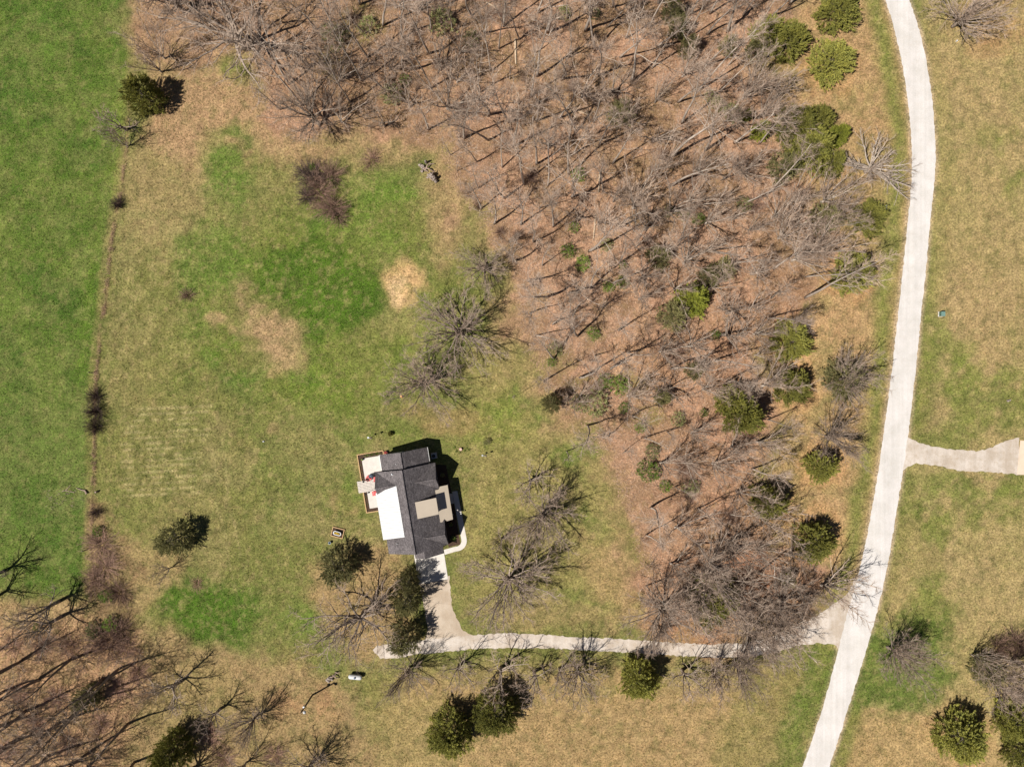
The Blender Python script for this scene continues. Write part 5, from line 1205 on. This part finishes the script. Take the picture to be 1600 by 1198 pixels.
bed_plant(5.5, -2.5, .4, 'leaf_dull', 'shaded bush beneath the upper gable', 'front bed plants')
# white item and planter by the wing corner
x, y = G(603.5, 706.5); e = empty('flower_pot', (x, y, 0)); tag(e, 'red and white flower pot at the corner of the house wing', 'flower pot')
b = MB(); b.lathe([(.16, 0), (.26, .35), (.29, .38), (.22, .38)], 14); b.build('pot', M['trim'], e); b = MB(); b.blob((0, 0, .5), .25, rgp, amp=.35); b.build('flowers', mat('flower_red', (.5, .10, .08), .8, var=.3, sc=12), e)
x, y = L2W(4.75, 1.0); e = empty('air_conditioner', (*L2W(4.6, .9), 0), a); tag(e, 'grey air conditioner unit in the shade against the house wing', 'air conditioner')
b = MB(); b.box(-.4, .4, -.4, .4, .05, .85); b.build('case', M['steel'], e); b = MB(); b.lathe([(.3, .852), (.3, .88), (.05, .89)], 16); b.build('fan_grille', M['black'], e); b = MB(); b.box(-.5, .5, -.5, .5, -.02, .048); b.build('pad', M['concrete'], e)
e = empty('path_light', (*L2W(7.62, -9.3), 0)); tag(e, 'small white topped light on the outer edge of the front walk', 'path light')
b = MB(); b.tube([(0, 0, 0), (0, 0, 1.15)], .03, 8); b.build('stake', M['black'], e); b = MB(); b.lathe([(.04, 1.1), (.13, 1.16), (.1, 1.24), (.02, 1.27)], 12); b.build('cap', M['metal_white'], e)

# ------------------------------------------------------------------ garden bed with tub
x, y = G(528, 831.5); e = empty('raised_bed', (x, y, 0), R(-14)); tag(e, 'small square timber framed mulch bed left of the white porch roof', 'raised bed')
b = MB()
for x0, x1, y0, y1 in ((-1.05, -.93, -.82, .82), (.93, 1.05, -.82, .82), (-.93, .93, -.82, -.7), (-.93, .93, .7, .82)): b.box(x0, x1, y0, y1, -.05, .25)
b.build('frame', M['timber'], e); b = MB(); b.box(-.93, .93, -.7, .7, -.05, .15); b.build('soil', M['mulch'], e)
e = empty('stock_tank', (x, y - .05, .15), R(-16)); tag(e, 'white oval tub of yellow flowers standing in the small square bed', 'tub')
def oval(mb, hw, r_, z0, z1, r2=None, n=12):
    r2 = r2 or r_; ring = lambda rr, z: [(hw + rr * math.cos(R(-90 + 180 * k / n)), rr * math.sin(R(-90 + 180 * k / n)), z) for k in range(n + 1)] + [(-hw + rr * math.cos(R(90 + 180 * k / n)), rr * math.sin(R(90 + 180 * k / n)), z) for k in range(n + 1)]
    A = ring(r_, z0); B = ring(r2, z1); m_ = len(A); mb.add(A + B, [tuple(range(m_ - 1, -1, -1)), tuple(range(m_, 2 * m_))] + [(i, (i + 1) % m_, m_ + (i + 1) % m_, m_ + i) for i in range(m_)])
b = MB(); oval(b, .36, .30, 0, .5, .33); b.build('tub', M['metal_white'], e); b = MB(); oval(b, .34, .22, .5, .52); s_ = b.build('soil', M['mulch'], e)
b = MB()
for k in range(40): b.blob((rgp.uniform(-.42, .42), rgp.uniform(-.14, .14), .56 + rgp.uniform(0, .06)), .06, rgp, 6, 4)
b.build('flowers', mat('flower_yellow', (.62, .42, .03), .7, var=.25, sc=10), e)
x, y = G(516, 847); e = empty('bucket', (x, y, 0)); tag(e, 'pale blue grey bucket on the grass below the square bed', 'bucket')
b = MB(); b.lathe([(.17, 0), (.22, .5), (.235, .51), (.2, .51), (.16, .1)], 16); b.build('pail', mat('bucket', (.38, .45, .5), .4), e); b = MB(); b.tube([(-.2, 0, .5), (-.15, .15, .62), (0, .2, .66), (.15, .15, .62), (.2, 0, .5)], .012, 5); b.build('handle', M['steel'], e)
# stepping: pad by bucket; bird feeders
def feeder(px, py, h, lab, mt=M['steel']):
    x, y = G(px, py); e = empty('bird_feeder', (x, y, 0)); tag(e, lab, 'bird feeder', 'bird feeders on the lawn')
    b = MB(); b.tube([(0, 0, 0), (0, 0, h), (.08, .02, h + .15), (.25, .03, h + .15), (.3, .03, h)], .03, 7); b.build('pole', mt, e)
    b = MB(); b.lathe([(.14, h - .45), (.15, h - .42), (.08, h - .4), (.08, h - .12), (.16, h - .08), (.02, h + .02)], 12, (.3, .03, 0)); b.build('feeder_body', M['bark_mid'], e)
    b = MB(); b.tube([(-.3, 0, h * .6), (0, 0, h * .6)], .02, 5); b.lathe([(.02, h * .6 - .1), (.16, h * .6 - .02), (.15, h * .6)], 12, (-.3, 0, 0)); b.build('feeder_tray', mt, e)
feeder(581, 682.5, 2.7, 'grey pole bird feeder above the patio with a thin shadow'); feeder(757, 710.5, 1.9, 'white bird feeder on the lawn right of the house')
x, y = G(610.5, 677.5)
va = CEDAR['cedar'][1]; e = empty('dwarf_evergreen', (x, y, 0), 0, (.13, .13, .16)); tag(e, 'tiny round dark evergreen on the lawn above the house wing', 'shrub'); link(bpy.data.objects.new('trunk', va[0]), e); link(bpy.data.objects.new('crown', va[1]), e)
# stump with flowers ring
x, y = G(720, 701.5); e = empty('tree_stump', (x, y, 0)); tag(e, 'pinkish cut tree stump ringed by sprouts right of the house wing', 'stump')
b = MB(); b.lathe([(.34, -.05), (.28, .1), (.25, .42)], 14); b.build('bark', mat('stump_bark', (.24, .16, .12), .9, var=.3, sc=8), e); b = MB(); b.lathe([(.24, .422), (.23, .45), (.02, .455)], 14); b.build('cut_face', mat('stump_cut', (.62, .40, .32), .8, var=.15, sc=6), e)
for k, (dx, dy) in enumerate(((-10, -2), (-7, 4), (9, -1), (13, 1), (-2, 6), (6, 3))):
    x, y = G(720 + dx, 701 + dy); va = LEAFY['leaf'][k % 3]; e = empty('sprout', (x, y, 0), k, (.11, .11, .13)); tag(e, 'low green sprout growing around the pinkish stump', 'plant', 'sprouts round the stump'); link(bpy.data.objects.new('leaves', va[1]), e)
x, y = G(627.5, 619.5); b = MB(); b.lathe([(.02, 0), (.2, .02), (.24, .16), (.2, .3), (.06, .36)], 14); tag(b.build('garden_ball', mat('ball_orange', (.75, .38, .14), .5), smooth=True), 'small round orange ornament on the grass under the lower lawn oak', 'ornament').location = (x, y, 0)
for k, (px, py) in enumerate(((605, 619), (609, 615), (613, 610), (616, 608))):
    x, y = G(px, py); va = LEAFY['leaf'][k % 3]; e = empty('lawn_plant', (x, y, 0), k, (.17, .17, .2)); tag(e, 'dark green plant in the short row left of the orange ornament', 'plant', 'plants in the short lawn row'); link(bpy.data.objects.new('stems', va[0]), e); link(bpy.data.objects.new('leaves', va[1]), e)
b = MB(); b.blob((0, 0, .1), (.16, .13, .14), rgp); tag(b.build('white_stone', M['metal_white']), 'small white stone alone on the lawn left of the house', 'stone').location = (*G(412, 689.5), 0)

# ------------------------------------------------------------------ propane tank, yard pole, stone piles
x, y = G(556.5, 1054.5); e = empty('propane_tank', (x, y, 0), R(-5)); tag(e, 'white capsule shaped gas tank lying on the grass below the drive', 'gas tank')
b = MB(); prof = []
n_ = 22
for xs, rr in [(-1.16, .02), (-1.14, .14), (-1.08, .26), (-.98, .35), (-.85, .40), (-.7, .415), (.7, .415), (.85, .40), (.98, .35), (1.08, .26), (1.14, .14), (1.16, .02)]: prof.append((xs, rr))
vs = [(xs, rr * math.cos(2 * math.pi * k / n_), .72 + rr * math.sin(2 * math.pi * k / n_)) for xs, rr in prof for k in range(n_)]
b.add(vs, [(i * n_ + k, i * n_ + (k + 1) % n_, (i + 1) * n_ + (k + 1) % n_, (i + 1) * n_ + k) for i in range(len(prof) - 1) for k in range(n_)] + [tuple(range(n_)), tuple(range(len(vs) - 1, len(vs) - n_ - 1, -1))])
b.build('vessel', M['metal_white'], e, True); b = MB(); b.lathe([(.15, 1.08), (.16, 1.25), (.12, 1.3), (.02, 1.31)], 14); b.build('valve_dome', mat('dome', (.05, .09, .16), .4), e)
for xx in (-.6, .6): b = MB(); b.box(xx - .08, xx + .08, -.3, .3, 0, .34); b.build('foot', M['steel'], e)
x, y = G(488, 1085.3); e = empty('yard_light_pole', (x, y, 0)); tag(e, 'tall dark wooden pole with a white topped lamp near the gas tank', 'light pole')
b = MB(); b.tube([(0, 0, -.2), (.02, 0, 3), (0, .02, 6.6)], [.15, .13, .10], 10); b.build('pole', mat('pole_wood', (.12, .085, .06), .9, var=.25, sc=3), e)
b = MB(); b.tube([(0, 0, 6.1), (.25, -.05, 6.3), (.42, -.05, 6.3)], .035, 7); b.build('arm', M['steel'], e); b = MB(); b.lathe([(.10, 6.0), (.26, 6.12), (.24, 6.28), (.12, 6.42), (.03, 6.46)], 16, (.48, -.05, 0)); b.build('lamp_head', M['metal_white'], e, True)
b = MB(); b.box(-.12, .12, .14, .36, 4.6, 5.1); b.build('meter_box', M['steel'], e)
M['rock'] = mat('rock', (.34, .29, .25), .9, .2, c2=(.16, .12, .10), sc=5, bmp=.03)
M['wood_pale'] = mat('wood_pale', (.38, .28, .22), .85, .2, var=.25, sc=5)
def pile(cx, cy, items, label, rgx):
    x0, y0 = G(cx, cy); e = empty('debris_pile', (x0, y0, 0)); tag(e, label, 'debris pile')
    for k, (px, py, rr, hh, kind) in enumerate(items):
        x, y = G(px, py); b = MB()
        if kind == 'r': b.blob((x - x0, y - y0, hh * .4), (rr, rr * .8, hh), rgx, 9, 6, .25); b.build('rock', M['rock'], e)
        else:
            az = rgx.uniform(0, 3.1); b.tube([(x - x0 - math.cos(az) * rr * 1.6, y - y0 - math.sin(az) * rr * 1.6, .1), (x - x0, y - y0, hh), (x - x0 + math.cos(az) * rr * 1.6, y - y0 + math.sin(az) * rr * 1.6, hh * .6)], [.08, .11, .06], 7); b.build('log', M['wood_pale'], e)
rgx = random.Random(77)
pile(664, 262, [(657, 259, .35, .5, 'r'), (661, 262, .45, .6, 'r'), (666, 255, .25, 1.1, 'r'), (664, 266, .4, .4, 'l'), (668, 262, .5, .9, 'l'), (671, 266, .5, .8, 'l'), (660, 268, .3, .3, 'r'), (673, 258, .4, .6, 'l')], 'upper of the two pale stone and root heaps on the grass near the wood', rgx)
pile(675, 277, [(670, 274, .3, .3, 'r'), (675, 276, .5, 1.1, 'r'), (679, 280, .45, 1.2, 'r'), (673, 280, .35, .4, 'l'), (677, 273, .4, 1.0, 'l'), (668, 278, .2, .2, 'r'), (681, 284, .3, .7, 'r')], 'lower of the two pale stone and root heaps, casting a black shadow', rgx)
pile(518, 1055, [(512, 1061, .35, .3, 'r'), (516, 1058, .4, .45, 'r'), (520, 1055, .35, .6, 'l'), (523, 1052, .3, .8, 'l'), (526, 1056, .3, .6, 'l'), (519, 1060, .3, .3, 'r'), (528, 1049, .3, .5, 'l'), (514, 1064, .25, .2, 'r')], 'heap of pale broken limbs and stones left of the white gas tank', rgx)
# fallen branch on the western field, posts, boxes
e = empty('fallen_branch', (*G(137, 771), 0)); tag(e, 'pale fallen branch lying across the green field edge by the fence line', 'branch')
x0, y0 = G(137, 771); q_ = lambda px, py, z: (G(px, py)[0] - x0, G(px, py)[1] - y0, z)
b = MB(); b.tube([q_(137, 771, .3), q_(134, 766, .22), q_(128, 765, .15), q_(120, 762, .12)], [.16, .13, .09, .05], 7); b.tube([q_(117, 769, .08), q_(108, 767, .1), q_(100, 766, .1), q_(96, 768, .05)], [.06, .05, .04, .02], 6); b.tube([q_(103, 766, .1), q_(108, 761, .12), q_(111, 757, .1)], [.05, .04, .02], 6)
b.build('limb', M['wood_pale'], e)
tw = []
for k in range(60): px = rgx.uniform(68, 132); py = rgx.uniform(765, 795); tw.append((px, py))
b = MB()
for px, py in tw: an = rgx.uniform(-.6, .6); b.tube([q_(px, py, .05), q_(px + 3 * math.cos(an), py + 3 * math.sin(an), .08)], .02, 4)
b.build('twigs', M['wood_pale'], e)
x, y = G(152, 768); b = MB(); b.tube([(0, 0, -.1), (.05, .02, .7)], [.22, .15], 9); tag(b.build('old_stump', M['wood_pale']), 'short pale stump in the fence line beside the fallen branch', 'stump').location = (x, y, 0)
for px, py, lab in ((147, 582, 'leaning fence post standing on the fence line above the dark bushes'), (137, 858, 'leaning fence post on the field side of the lower fence line')):
    x, y = G(px, py); b = MB(); b.tube([(0, 0, -.1), (-.12, -.02, .7), (-.2, 0, 1.35)], [.08, .075, .07], 8); tag(b.build('fence_post', M['bark_dark']), lab, 'fence post', 'fence posts').location = (x, y, 0)
x, y = G(1469, 491); e = empty('utility_box', (x, y, 0)); tag(e, 'green utility box with a white pad on the grass right of the road', 'utility box')
b = MB(); b.box(-.38, .38, -.42, .42, -.02, .08); b.build('pad', M['concrete'], e); b = MB(); b.box(-.24, .36, -.36, .36, .082, .75); b.build('cabinet', mat('cab_green', (.07, .14, .11), .5), e); b = MB(); b.box(-.27, .39, -.39, .39, .752, .8); b.build('lid', mat('cab_lid', (.13, .22, .19), .45), e)
x, y = G(1494, 65); b = MB(); b.lathe([(.12, 0), (.12, .3), (.10, .36), (.02, .38)], 12); tag(b.build('ground_marker', M['metal_white']), 'tiny white cap in the grass right of the top of the road', 'marker').location = (x, y, 0)
x, y = G(1381, 325); e = empty('white_boulder', (x, y, 0)); tag(e, 'pale boulder between the star limbed oak and the roadside cedar', 'boulder')
b = MB(); b.blob((0, 0, .2), (.42, .5, .45), rgx); b.build('rock', mat('rock_pale', (.55, .50, .44), .9, var=.2, sc=5), e); b = MB(); b.blob((.1, .1, .5), (.25, .28, .2), rgx); b.build('rock_cap', mat('rock_grey', (.30, .33, .34), .9, var=.2, sc=5), e)
x, y = G(1574, 626); b = MB(); b.blob((0, 0, .15), (.22, .2, .3), rgx); b.blob((.35, .1, .1), (.15, .15, .18), rgx); tag(b.build('small_rock', M['rock']), 'small pale rock with a dark shadow in the grass above the side driveway', 'rock').location = (x, y, 0)
x, y = G(1278, 1110)
print('all ok')
